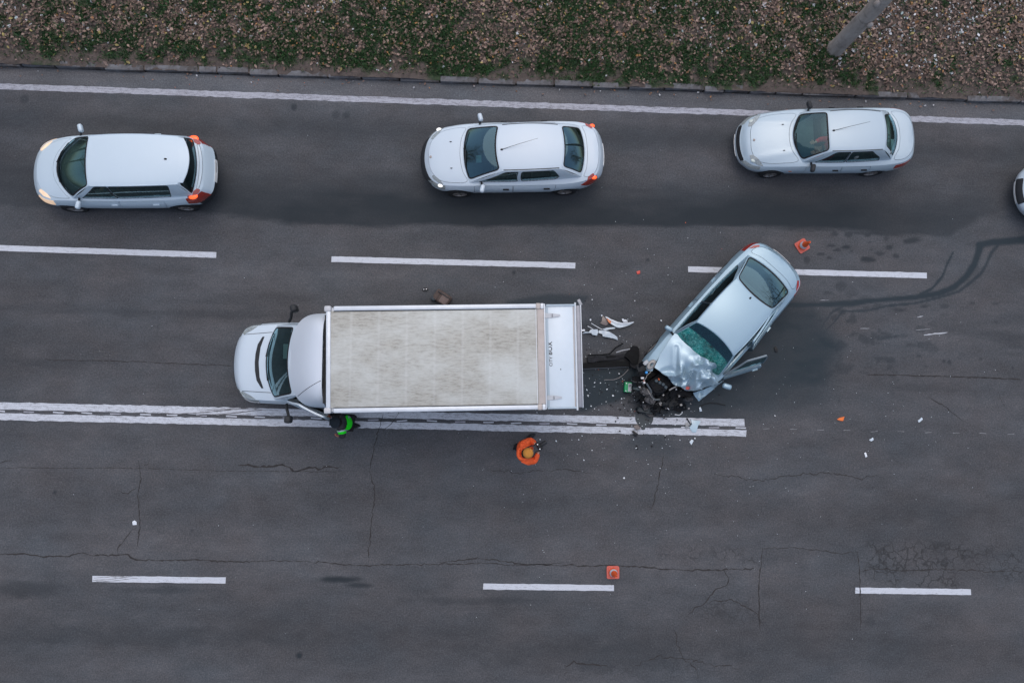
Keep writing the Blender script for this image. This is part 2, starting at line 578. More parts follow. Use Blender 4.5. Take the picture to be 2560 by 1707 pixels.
wet = np.maximum(wet, .55 * (1 - sstep(.2, 1.05, q + .6 * (n1 - .5))))

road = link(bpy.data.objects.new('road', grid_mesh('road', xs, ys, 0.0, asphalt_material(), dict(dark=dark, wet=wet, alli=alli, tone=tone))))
tag(road, kind='structure')

# ---- painted markings: sheets 4 mm over the road
def line_paint(name, wear, col=(0.52, 0.55, 0.60)):
    t = NT(name)
    v = t.coord((0.5, 1.6, 1))
    a = t.noise(v, 14, 6, 0.75)
    b = t.noise(t.coord((0.12, 2.2, 1)), 6, 5, 0.6)
    g = t.noise(t.coord(), 60, 3, .7)
    k = t.math('ADD', t.math('MULTIPLY', a, 0.5), t.math('ADD', t.math('MULTIPLY', b, 0.17), t.math('MULTIPLY', g, 0.36)))
    f = t.ramp(k, [(wear - .06, 1.0), (wear + .10, 0.0)])
    c = t.mix(f, col, (0.13, 0.13, 0.14))
    c = t.mix(t.math('MULTIPLY', t.ramp(b, [(0.4, 0), (0.7, 1)]), 0.25), c, (0.36, 0.37, 0.40))
    t.set(Base_Color=c, Roughness=0.75)
    return t.m


PW = line_paint('road_paint', 0.40)
PW2 = line_paint('worn_road_paint', 0.435)
PW3 = line_paint('grey_road_paint', 0.46, (0.37, 0.38, 0.43))
GRP = {}


def stripe(name, a, b, w, mat, z=0.004, jag=0.012):
    """painted stripe between two points, slightly uneven edges"""
    a, b = np.array(a[:2]), np.array(b[:2])
    L = np.hypot(*(b - a))
    n = max(2, int(L / 0.12))
    t = (b - a) / L
    nn = np.array([-t[1], t[0]])
    vs, fs = [], []
    for i in range(n + 1):
        p = a + t * L * i / n
        for sgn in (1, -1):
            e = p + nn * sgn * (w / 2 + nrg.normal(0, jag * .35))
            if i in (0, n): e = e + t * nrg.normal(0, jag * .5)
            vs.append((e[0], e[1], z))
    for i in range(n):
        fs.append((2 * i, 2 * i + 1, 2 * i + 3, 2 * i + 2))
    return MB().add(vs, fs).build(name, mat, road, smooth=False)


stripe('edge_line', (-290, 7.79), (290, 7.79), 0.155, PW3, jag=0.02)
for (x0, y0, x1, y1, nm) in ((-400, 607, 541, 638, 'lane_dash'), (829, 648, 1438, 664, 'lane_dash'), (1720, 673, 2317, 689, 'lane_dash'), (231, 1446, 564, 1450, 'lane_dash'), (1208, 1465, 1535, 1469, 'lane_dash'), (2138, 1475, 2427, 1479, 'lane_dash')):
    stripe(nm, P(x0, y0), P(x1, y1), 0.145, PW, jag=.008)
e1, e2 = P(1861, 1057), P(1866, 1083)
stripe('centre_line', (-290, -0.205), (e1[0], -0.215), 0.175, PW2, jag=.016)
stripe('centre_line', (-290, -0.47), (e2[0], -0.475), 0.165, PW2, jag=.016)
x = -13.3
i = 0
MTK = plain('faded_tick', (0.17, 0.175, 0.185), .8, var=.3)
while x < 15:
    if not (x > 3.3 and x < 4.3):
        stripe('setting_out_tick', (x, -0.345 + nrg.normal(0, .008)), (x + (.26 if x < 6.6 else .17), -0.347), 0.028 if x < 6.6 else .016, (PW if i % 3 else PW3) if x < 6.6 else MTK, z=.004, jag=.006)
    x += 0.70 + nrg.normal(0, .02)
    i += 1

# ---- cracks: thin dark broken ribbons
MC = plain('crack_dirt', (0.037, 0.035, 0.035), 0.95, var=.3)


def crack(pts, w, z=0.0045, name='crack', mat=None, rough=0.05, parent=road):
    pts = [np.array(p[:2]) for p in pts]
    full = []
    for a, b in zip(pts[:-1], pts[1:]):
        L = np.hypot(*(b - a))
        n = max(1, int(L / 0.07))
        for k in range(n):
            full.append(a + (b - a) * k / n)
    full.append(pts[-1])
    full = np.array(full)
    m = len(full)
    off = np.cumsum(nrg.normal(0, 1, (m, 2)), 0)
    ker = np.linspace(0, 1, m)[:, None]
    off = off - off[0] - (off[-1] - off[0]) * ker
    off = off * rough * .16 + nrg.normal(0, rough * .22, (m, 2))
    off[0] = off[-1] = 0
    full = full + off
    vs, fs = [], []
    for i, p in enumerate(full):
        t = full[min(i + 1, m - 1)] - full[max(i - 1, 0)]
        t = t / max(np.hypot(*t), 1e-6)
        nn = np.array([-t[1], t[0]])
        ww = w * .85 * (0.25 + 1.2 * nrg.random()) * (0.3 + 0.7 * min(1, i / 4, (m - 1 - i) / 4))
        vs += [(*(p + nn * ww / 2), z), (*(p - nn * ww / 2), z)]
    fs = [(2 * i, 2 * i + 1, 2 * i + 3, 2 * i + 2) for i in range(m - 1)]
    return MB().add(vs, fs).build(name, mat or MC, parent, smooth=False)


A = (0, 960, .3656)
cz = lambda pts, o: zpts(pts, o[0], o[1], o[2])
crack(cz([(1630, 555), (1720, 552), (1800, 560), (1860, 556), (1930, 545), (1980, 570), (2010, 600), (2060, 592), (2110, 568), (2180, 580), (2240, 565), (2345, 575)], A), .05)
crack(cz([(945, 520), (955, 600), (965, 660), (945, 740), (960, 800), (955, 900), (960, 970), (940, 1050), (940, 1110)], A), .028)
crack(cz([(800, 725), (850, 740), (875, 750), (940, 700)], A), .022)
crack(cz([(1020, 505), (1015, 545), (985, 552)], A), .025)
crack(cz([(930, 985), (900, 1000), (870, 1050), (830, 1100), (805, 1120), (815, 1175)], A), .03)
crack(cz([(0, 1160), (200, 1165), (300, 1176), (470, 1175), (520, 1152), (640, 1160), (750, 1164), (870, 1158), (910, 1196), (1080, 1200), (1300, 1200), (1450, 1202), (1560, 1210), (1750, 1214), (1800, 1206)], A), .036)
crack(cz([(0, 540), (40, 525), (80, 522)], A), .05)
crack(cz([(0, 570), (940, 578), (1600, 590), (2352, 600)], A), .012, rough=.02)
crack([P(655, 1402), P(930, 1410), P(1200, 1405), P(1400, 1413)], .024, rough=.04)
B8 = (1400, 1280, .4932)
crack(cz([(0, 272), (240, 270), (450, 276), (700, 276), (1005, 285)], B8), .035, rough=.05)
crack(cz([(820, 290), (850, 330), (845, 370), (800, 402), (760, 450), (700, 480), (640, 532)], B8), .026, rough=.08)
crack(cz([(760, 456), (870, 440), (960, 480), (1000, 520), (1025, 562)], B8), .028, rough=.08)
crack(cz([(415, 490), (420, 520), (450, 515)], B8), .02, rough=.08)
crack(cz([(570, 580), (600, 680), (630, 750), (690, 790), (700, 840)], B8), .02, rough=.08)
crack(cz([(20, 775), (80, 765), (150, 780), (240, 778)], B8), .045, rough=.08)
crack(cz([(30, 780), (35, 815), (15, 820)], B8), .025, rough=.06)
crack(cz([(1025, 180), (1018, 290), (1008, 400), (1012, 520), (1015, 600)], B8), .03, rough=.03)
crack(cz([(1025, 182), (1150, 180), (1300, 188), (1420, 210), (1515, 200)], B8), .02, rough=.04)
crack(cz([(1508, 200), (1516, 290), (1520, 380), (1520, 520), (1522, 598)], B8), .026, rough=.03)
crack(cz([(1520, 300), (1640, 285), (1720, 290), (1900, 292), (2150, 296), (2352, 300)], B8), .026, rough=.07)
crack(cz([(1545, 280), (1550, 330)], B8), .026)
crack(cz([(1590, 280), (1595, 345)], B8), .026)
Dv = lambda pts: [P(p[0] * 1.0884, p[1] * 1.0884) for p in pts]
crack(Dv([(880, 950), (862, 1000), (845, 1080), (858, 1130), (850, 1200), (846, 1290)]), .026, rough=.06)
crack(Dv([(917, 945), (898, 975), (880, 990)]), .03, rough=.05)
crack(Dv([(1525, 1045), (1505, 1130), (1495, 1170)]), .026, rough=.05)
crack(Dv([(100, 825), (300, 828), (450, 836), (540, 840)]), .022, rough=.03)
crack(Dv([(1990, 860), (2100, 862), (2250, 868), (2352, 871)]), .032, rough=.02)
crack(Dv([(1640, 1090), (1720, 1100), (1790, 1093), (1900, 1090), (1985, 1094), (2020, 1088)]), .02, rough=.08)
crack(Dv([(1120, 1080), (1200, 1082), (1290, 1080), (1360, 1088)]), .018, rough=.08)
crack(cz([(970, 1220), (1050, 1270), (1130, 1320), (1165, 1345), (1205, 1380)], (1960, 540, .37)), .022, rough=.05)
crack(cz([(1455, 1215), (1470, 1250), (1490, 1285)], (1960, 540, .37)), .016, rough=.05)
crack(Dv([(1450, 1530), (1520, 1500), (1600, 1520), (1700, 1535)]), .02, rough=.09)
crack(Dv([(1000, 1292), (1100, 1283), (1200, 1294), (1290, 1292)]), .026, rough=.05)
# tyre scrub over the white lines
MS = plain('tyre_rubber_marks', (0.10, 0.10, 0.105), 0.8, var=.3)
for (pts, w) in (([(420, 1036), (520, 1030), (620, 1020), (690, 1012)], .03), ([(455, 1040), (560, 1034), (660, 1024)], .022), ([(500, 1026), (600, 1022), (700, 1026)], .016), ([(232, 1450), (280, 1446), (330, 1440)], .022), ([(236, 1444), (270, 1441), (310, 1440)], .02), ([(240, 1452), (290, 1450), (345, 1444)], .016)):
    crack([P(*p) for p in pts], w, z=.0085, name='tyre_scrub', mat=MS, rough=.012)
MSC = plain('scrape_chalk', (0.42, 0.44, 0.47), .8, var=.3)
for (pts, w) in ((cz([(945, 804), (1000, 800), (1060, 792), (1105, 786)], (1960, 540, .37)), .06), (cz([(900, 684), (940, 676)], (1960, 540, .37)), .05), (cz([(515, 760), (580, 760)], (1960, 540, .37)), .02), (cz([(245, 570), (300, 568)], (1960, 540, .37)), .02), (cz([(890, 770), (985, 764)], (1960, 540, .37)), .02)):
    crack(pts, w, name='scrape_mark', mat=MSC, rough=.015)

# ---- ground to the horizon
t = NT('distant_ground')
v = t.coord()
t.set(Base_Color=t.ramp(t.noise(v, .4, 6), [(0.3, (0.05, 0.055, 0.03)), (0.7, (0.09, 0.075, 0.05))]), Roughness=.95)
tag(MB().add([(-900, -900, -.08), (900, -900, -.08), (900, 900, -.08), (-900, 900, -.08)], [(0, 1, 2, 3)]).build('ground', t.m, smooth=False), kind='structure')

# ---- verge
def vz(x, y):
    d = np.asarray(y) - KY
    h = 0.075 + 0.075 * sstep(0.08, 0.9, d) + 0.05 * (fbm(x, y, 61, .9, .7, 4) - .5) + .03 * (fbm(x, y, 67, .12, .12, 2) - .5)
    # soil spilling over the kerb here and there
    sp = (.30 + sstep(.42, .66, vnoise(x, np.zeros_like(np.asarray(x)), 71, 1.1, 1))) * .06 + .11 * (fbm(x, y, 73, .25, .1, 3) - .5)
    h = h + sp * sstep(0.5, 0.1, d)
    h = np.where(d < 0.03, h - 0.5 * (0.03 - d), h)
    return h


t = NT('verge_soil')
v = t.coord()
gr = t.attr('grass').outputs['Fac']
n_ = t.noise(v, 7, 7, .7)
soil = t.ramp(n_, [(0.25, (0.046, 0.036, 0.032)), (0.5, (0.083, 0.066, 0.058)), (0.78, (0.125, 0.10, 0.088))])
c = t.mix(gr, soil, t.ramp(t.noise(v, 24, 4), [(.3, (0.018, 0.032, 0.016)), (.7, (0.045, 0.07, 0.03))]))
t.set(Base_Color=c, Roughness=.95)
t.bump(t.noise(v, 30, 5, .7), .7, .02)


def grassy(x, y):
    """where grass survives"""
    d = np.asarray(y) - KY
    g = fbm(x, y, 81, 1.0, .8, 4) * .42 + fbm(x, y, 87, .22, .22, 3) * .58
    bias = np.interp(x, [-14, -9.5, -6, 2, 5.5, 9, 11, 15], [.03, .01, .05, .09, .07, .01, -.08, -.10])
    return sstep(.44, .60, g + bias - .12 * sstep(.6, .15, d))


xv = np.concatenate([[-300, -90, -40, -20], np.arange(-14, 16.2, .07), [24, 45, 100, 300]])
yv = np.concatenate([np.arange(KY + .02, 13, .07), [15, 18, 24, 40]])
XV, YV = np.meshgrid(xv, yv, indexing='ij')
verge = link(bpy.data.objects.new('verge', grid_mesh('verge', xv, yv, vz(XV, YV), t.m, dict(grass=np.where((YV > 12.3) | (np.abs(XV - 1) > 15.2), .4, grassy(XV, YV))))))
tag(verge, kind='structure')
xv2 = np.array([-300, -60, -20, 0, 20, 60, 300])
far_verge = link(bpy.data.objects.new('far_verge', grid_mesh('far_verge', xv2, np.array([-40., -20, -9.16]), .1, t.m, dict(grass=.6))))
tag(far_verge, kind='structure')

# ---- kerb stones, one by one
t = NT('kerb_concrete')
v = t.coord()
t.set(Base_Color=t.mix(t.ramp(t.noise(v, 3.5, 6, .7), [(.38, 0), (.62, 1)]), (0.15, 0.153, 0.165), (0.062, 0.055, 0.052)), Roughness=.9)
t.bump(t.noise(v, 25, 4), .5, .01)
MK = t.m
kerb = tag(empty('kerb', (0, KY, 0)), kind='structure')
jx = [-40, -62, 58, 143, 265, 364, 499, 545, 625, 698, 821, 905, 1000, 1100, 1195, 1290, 1385, 1480, 1570, 1660, 1758, 1808, 1872, 1936, 2002, 2135, 2263, 2411, 2545, 2660, 2760]
jx = sorted(jx[1:])
for a, b in zip(jx[:-1], jx[1:]):
    xa, xb = P(a, 165 + a * .034)[0], P(b, 165 + b * .034)[0]
    L = xb - xa - .035
    low = -.03 if 845 < a < 1050 else 0
    o = MB().box((0, 0, 0), (L, .15, .24), .018).build('kerb_stone', MK, kerb)
    o.location = ((xa + xb) / 2, .075 + nrg.normal(0, .012), -.005 + low + nrg.normal(0, .012))
    o.rotation_euler = (R_(nrg.normal(0, 2.0)), R_(nrg.normal(0, .4)), R_(nrg.normal(0, .6)))
for (x0, x1) in ((-300, -13.3), (15.6, 300)):
    MB().box(((x0 + x1) / 2, .075, -.01), (x1 - x0, .15, .24), .01).build('kerb_run', MK, kerb)
fk = MB().box((0, -9.05, 0), (600, .18, .24), .01).build('far_kerb', MK)
tag(fk, kind='structure')


# ---- leaves, litter, grass
def scatter(name, n, fxy, size, cols, label, cat, fold=.35, seed=1, ratio=.6, lift=.03, tilt=.4):
    r = np.random.default_rng(seed)
    x, y = fxy(r, n)
    n = len(x)
    z = vz(x, y) + lift + r.random(n) * .025
    s = size[0] + (size[1] - size[0]) * r.random(n) ** 2
    an = r.random(n) * 6.283
    tx, ty = r.normal(0, tilt, n), r.normal(0, tilt, n)
    # leaf: 6 verts, 4 tris folded on the midrib
    base = np.array([(-.5, 0, 0), (-.1, .5 * ratio, fold * .3), (.5, 0, 0.02), (-.1, -.5 * ratio, fold * .3), (.25, .36 * ratio, fold * .18), (.25, -.36 * ratio, fold * .18)])
    fc = np.array([(0, 2, 4), (0, 4, 1), (0, 5, 2), (0, 3, 5)])
    v = base[None] * s[:, None, None]
    jit = 1 + r.normal(0, .18, v.shape)
    v = v * jit
    vz_ = v[..., 2] + v[..., 0] * tx[:, None] + v[..., 1] * ty[:, None]
    ca, sa = np.cos(an)[:, None], np.sin(an)[:, None]
    vx = v[..., 0] * ca - v[..., 1] * sa + x[:, None]
    vy = v[..., 0] * sa + v[..., 1] * ca + y[:, None]
    co = np.stack([vx, vy, vz_ + z[:, None] + s[:, None] * .05], -1).reshape(-1, 3)
    f = (fc[None] + (np.arange(n) * 6)[:, None, None]).reshape(-1, 3)
    me = bpy.data.meshes.new(name)
    me.vertices.add(len(co))
    me.vertices.foreach_set('co', co.ravel())
    me.loops.add(f.size)
    me.loops.foreach_set('vertex_index', f.astype(np.int32).ravel())
    me.polygons.add(len(f))
    me.polygons.foreach_set('loop_start', np.arange(0, f.size, 3, dtype=np.int32))
    me.update(calc_edges=True)
    cols = np.array(cols)
    w = cols[:, 3] / cols[:, 3].sum()
    ci = r.choice(len(cols), n, p=w)
    c = cols[ci, :3] * (0.7 + .6 * r.random((n, 1)))
    at = me.attributes.new('leaf_colour', 'FLOAT_COLOR', 'FACE')
    cc = np.concatenate([np.repeat(c, 4, 0), np.ones((n * 4, 1))], 1)
    at.data.foreach_set('color', cc.astype(np.float32).ravel())
    if 'fallen_leaf' not in MATS:
        tt = NT('fallen_leaf')
        a = tt.attr('leaf_colour')
        cl = tt.mix(tt.math('MULTIPLY', tt.noise(tt.coord(), 40, 3), .5), a.outputs['Color'], (0.05, 0.04, 0.035), 'MIX')
        tt.set(Base_Color=cl, Roughness=.75)
        MATS['fallen_leaf'] = tt.m
    me.materials.append(MATS['fallen_leaf'])
    o = link(bpy.data.objects.new(name, me))
    return tag(o, label, cat, kind='stuff')


def f_leaf(r, n):
    x = r.uniform(-14, 16, n)
    y = KY + .1 + 3.4 * r.random(n)
    d = y - KY
    keep = r.random(n) < (sstep(.2, 1.0, d + .5 * (fbm(x, y, 91, .8, .5, 3) - .5)) * (.55 + .45 * sstep(.35, .6, fbm(x, y, 95, .7, .7, 3))) * (1 - .5 * grassy(x, y)) + .05)
    return x[keep], y[keep]


def f_white(r, n):
    x = r.uniform(-14, 16, n)
    y = KY + .15 + 3.4 * r.random(n)
    d = y - KY
    den = np.interp(x, [-14, -8, -2, 2, 5, 8, 10, 16], [.25, .22, .2, .24, .5, .6, .95, 1.0]) * sstep(.4, 1.3, d) + .02
    keep = r.random(n) < den * sstep(.3, .65, fbm(x, y, 97, .9, .6, 3)) * (1 - .5 * grassy(x, y))
    return x[keep], y[keep]


scatter('fallen_leaves', 52000, f_leaf, (.045, .115), [(.22, .145, .11, 5), (.13, .082, .062, 5), (.36, .25, .20, 3.4), (.42, .20, .07, .5), (.42, .34, .12, .4), (.055, .04, .032, 2.5)], 'brown fallen leaves strewn over the verge', 'fallen leaves', seed=5)
scatter('pale_leaves', 7500, f_white, (.04, .12), [(.55, .58, .62, 3), (.42, .44, .46, 2), (.68, .70, .73, 1.2), (.45, .58, .58, .5)], 'white upturned leaves dotted over the verge', 'pale leaves', fold=.15, seed=9, ratio=.72, lift=.02, tilt=.2)
def f_gutter(r, n):
    x = r.uniform(-13.5, 15, n)
    y = KY - .02 - np.abs(r.normal(0, .12, n))
    return x, y


_vz = vz
vz = lambda x, y: np.full(np.shape(x), 0.004)
scatter('gutter_leaves', 130, f_gutter, (.03, .08), [(.2, .12, .09, 4), (.32, .15, .06, 1), (.5, .52, .55, .6)], 'odd leaves blown into the gutter under the kerb', 'gutter leaves', seed=15)
vz = _vz

t = NT('grass_blades')
a = t.attr('blade_colour')
t.set(Base_Color=a.outputs['Color'], Roughness=.6)
MG = t.m
r = np.random.default_rng(23)
n = 170000
x = r.uniform(-14, 16, n)
y = KY + .12 + 3.4 * r.random(n)
g = grassy(x, y)
k = r.random(n) < g * .70 + .10
x, y = x[k], y[k]
n = len(x)
z = vz(x, y)
h = .05 + .09 * r.random(n)
an = r.random(n) * 6.283
lx, ly = r.normal(0, .06, n), r.normal(0, .06, n)
w = .006 + .006 * r.random(n)
dx, dy = np.cos(an) * w, np.sin(an) * w
co = np.stack([np.stack([x - dx, y - dy, z], -1), np.stack([x + dx, y + dy, z], -1), np.stack([x + lx * .45 + dx * .8, y + ly * .45 + dy * .8, z + h * .65], -1), np.stack([x + lx * .45 - dx * .8, y + ly * .45 - dy * .8, z + h * .65], -1), np.stack([x + lx, y + ly, z + h], -1)], 1)
me = bpy.data.meshes.new('verge_grass')
i0 = (np.arange(n) * 5)[:, None]
lo = np.concatenate([i0 + np.array([0, 1, 2, 3]), i0 + np.array([3, 2, 4])], 1).astype(np.int32)
me.vertices.add(n * 5)
me.vertices.foreach_set('co', co.reshape(-1))
me.loops.add(lo.size)
me.loops.foreach_set('vertex_index', lo.ravel())
me.polygons.add(n * 2)
ls = np.stack([np.arange(n) * 7, np.arange(n) * 7 + 4], 1)
me.polygons.foreach_set('loop_start', ls.astype(np.int32).ravel())
me.update(calc_edges=True)
cc = np.array([(.020, .066, .016), (.030, .090, .022), (.014, .046, .014), (.065, .09, .03)])[r.choice(4, n, p=[.35, .3, .25, .1])] * (.7 + .6 * r.random((n, 1)))
at = me.attributes.new('blade_colour', 'FLOAT_COLOR', 'FACE')
at.data.foreach_set('color', np.concatenate([np.repeat(cc, 2, 0), np.ones((2 * n, 1))], 1).astype(np.float32).ravel())
me.materials.append(MG)
tag(link(bpy.data.objects.new('verge_grass', me)), 'green grass tufts between the leaves on the verge', 'grass', kind='stuff')

# ---- tree by the verge (only the foot of its trunk is in the picture)
t = NT('smooth_bark')
v = t.coord((1, 1, .35))
b = t.ramp(t.noise(v, 5, 6, .65), [(.25, (.21, .175, .15)), (.5, (.36, .31, .275)), (.8, (.46, .41, .37))])
b = t.mix(t.ramp(t.noise(t.coord((1, 1, 3)), 3, 5), [(.55, 0), (.72, .6)]), b, (.16, .135, .12))
t.set(Base_Color=b, Roughness=.85)
t.bump(t.noise(v, 18, 5, .7), .5, .012)
MBK = t.m
tb = P(2085, 126, .1)
tree = tag(empty('tree', (tb[0], tb[1], .08)), 'bare tree with smooth grey trunk rising from the leafy verge', 'tree')
mb = MB()
zz = [-.1, .05, .25, .7, 1.4, 2.2, 3.2, 4.5, 6, 8]
rr = [.27, .24, .215, .205, .205, .20, .19, .18, .16, .13]
pts = [(0.012 * z * math.sin(z), .02 * z, z) for z in zz]
mb.tube(pts, rr, 18)
mb.ball((.1, -.17, 1.75), (.08, .06, .10))
mb.ball((-.15, -.1, 2.6), (.07, .07, .12))
trunk = mb.build('trunk', MBK, tree, ang=60)


def limbs(mb, p, d, L, r, depth, rn, keep):
    """bare forking branches"""
    pts, rs = [p.copy()], [r]
    n = 4
    for i in range(n):
        d = (d + Vector((rn.gauss(0, .16), rn.gauss(0, .16), rn.gauss(.05, .10)))).normalized()
        p = p + d * L / n
        if not keep(p): break
        pts.append(p.copy())
        rs.append(r * (1 - .55 * (i + 1) / n))
        if depth > 0 and i >= 1:
            for q in range(2 if i < n - 1 else 1):
                a = rn.uniform(0, 6.28)
                side = d.cross(Vector((math.cos(a), math.sin(a), .2))).normalized()
                limbs(mb, p, (d * .62 + side * rn.uniform(.5, .95)).normalized(), L * rn.uniform(.55, .72), rs[-1] * .62, depth - 1, rn, keep)
    if len(pts) > 1: mb.tube(pts, rs, 6 if r > .03 else 4, cap=False)


rn = random.Random(3)
mb = MB()
for k in range(6):
    a = k * 1.05
    limbs(mb, Vector((.0, .15, 5.2 + k * .45)), Vector((math.cos(a) * .25, abs(math.sin(a)) * .3 + .1, .9)), 2.4, .07, 2, rn, lambda p: p.z < 13 and p.x > -1.2 - .0 and p.y > -.6)
mb.build('crown', MBK, tree, smooth=False)
# its neighbours along the verge, beyond the edges of the picture: they show mirrored in the car windows
for k, (tx, ty) in enumerate(((-15.5, 9.6), (-20.5, 10.2), (-26, 9.7), (20.5, 9.8), (26, 10.2), (31, 9.6))):
    tr = tag(empty('tree', (tx, ty, .08)), 'bare roadside tree in the verge row, %s of the picture' % ('%s tree beyond the left edge' % ('nearest', 'second', 'third')[k] if k < 3 else '%s tree beyond the right edge' % ('nearest', 'second', 'third')[k - 3]), 'tree', 'bare trees in a row along the verge')
    rn = random.Random(40 + k)
    MB().tube([(.03 * math.sin(z), .02 * z, z) for z in zz], rr, 14).build('trunk', MBK, tr, ang=60)
    mb = MB()
    for q in range(9):
        a = q * 2.4
        limbs(mb, Vector((.1, .16, 3.6 + q * .5)), Vector((math.cos(a) * .75, math.sin(a) * .75, .75)).normalized(), 3.6 - .12 * q, .085, 3, rn, lambda p: True)
    mb.build('crown', MBK, tr, smooth=False)


# ================================================================== CAR BODIES
def catmull(pts, n=12):
    pts = np.array(pts, float)
    m = len(pts)
    out = []
    for i in range(m - 1):
        p0, p1, p2, p3 = pts[max(i - 1, 0)], pts[i], pts[i + 1], pts[min(i + 2, m - 1)]
        if i == 0: p0 = p2 * [1, -1]
        if i == m - 2: p3 = p1 * [1, -1]
        for k in range(n):
            t = k / n
            out.append(.5 * ((2 * p1) + (p2 - p0) * t + (2 * p0 - 5 * p1 + 4 * p2 - p3) * t * t + (3 * p1 - p0 - 3 * p2 + p3) * t ** 3))
    out.append(pts[-1])
    return np.array(out)


def interp_s(x, xs_, ys_):
    """smooth monotone interpolation"""
    xs_, ys_ = np.array(xs_, float), np.array(ys_, float)
    o = np.argsort(xs_)
    xs_, ys_ = xs_[o], ys_[o]
    h = np.diff(xs_)
    d = np.diff(ys_) / h
    m = np.zeros(len(xs_))
    m[0], m[-1] = d[0], d[-1]
    for i in range(1, len(d)):
        m[i] = 0 if d[i - 1] * d[i] <= 0 else 2 * d[i - 1] * d[i] / (d[i - 1] + d[i])
    x = np.clip(np.asarray(x, float), xs_[0], xs_[-1])
    i = np.clip(np.searchsorted(xs_, x) - 1, 0, len(h) - 1)
    t = (x - xs_[i]) / h[i]
    return ys_[i] * (1 + 2 * t) * (1 - t) ** 2 + m[i] * h[i] * t * (1 - t) ** 2 + ys_[i + 1] * t * t * (3 - 2 * t) + m[i + 1] * h[i] * t * t * (t - 1)


def pip(pts, poly):
    x, y = pts[:, 0], pts[:, 1]
    ins = np.zeros(len(pts), bool)
    n = len(poly)
    for i in range(n):
        x1, y1 = poly[i]
        x2, y2 = poly[(i + 1) % n]
        if y1 == y2: continue
        ins ^= ((y1 > y) != (y2 > y)) & (x < (x2 - x1) * (y - y1) / (y2 - y1) + x1)
    return ins


def densify(poly, step):
    out = []
    n = len(poly)
    for i in range(n):
        a, b = np.array(poly[i], float), np.array(poly[(i + 1) % n], float)
        L = np.hypot(*(b - a))
        if L < 1e-6: continue
        k = max(1, int(math.ceil(L / step)))
        for j in range(k): out.append(a + (b - a) * j / k)
    return np.array(out)


def inset(poly, d):
    poly = np.array(poly, float)
    n = len(poly)
    area = sum(poly[i][0] * poly[(i + 1) % n][1] - poly[(i + 1) % n][0] * poly[i][1] for i in range(n))
    sg = 1 if area > 0 else -1
    out = []
    for i in range(n):
        a, b, c = poly[i - 1], poly[i], poly[(i + 1) % n]
        e1 = (b - a) / max(np.hypot(*(b - a)), 1e-9)
        e2 = (c - b) / max(np.hypot(*(c - b)), 1e-9)
        n1_, n2_ = np.array([-e1[1], e1[0]]) * sg, np.array([-e2[1], e2[0]]) * sg
        k = n1_ + n2_
        L = max(k @ k, .4)
        out.append(b + k * 2 * d / L)
    return np.array(out)


def rounded(poly, r, n=4):
    """round the corners of a polygon"""
    poly = [np.array(p, float) for p in poly]
    out = []
    m = len(poly)
    for i in range(m):
        a, b, c = poly[i - 1], poly[i], poly[(i + 1) % m]
        la, lc = np.hypot(*(a - b)), np.hypot(*(c - b))
        rr = min(r, la * .45, lc * .45)
        p0, p1 = b + (a - b) / la * rr, b + (c - b) / lc * rr
        for k in range(n + 1):
            t = k / n
            out.append((1 - t) ** 2 * p0 + 2 * t * (1 - t) * b + t * t * p1)
    return np.array(out)


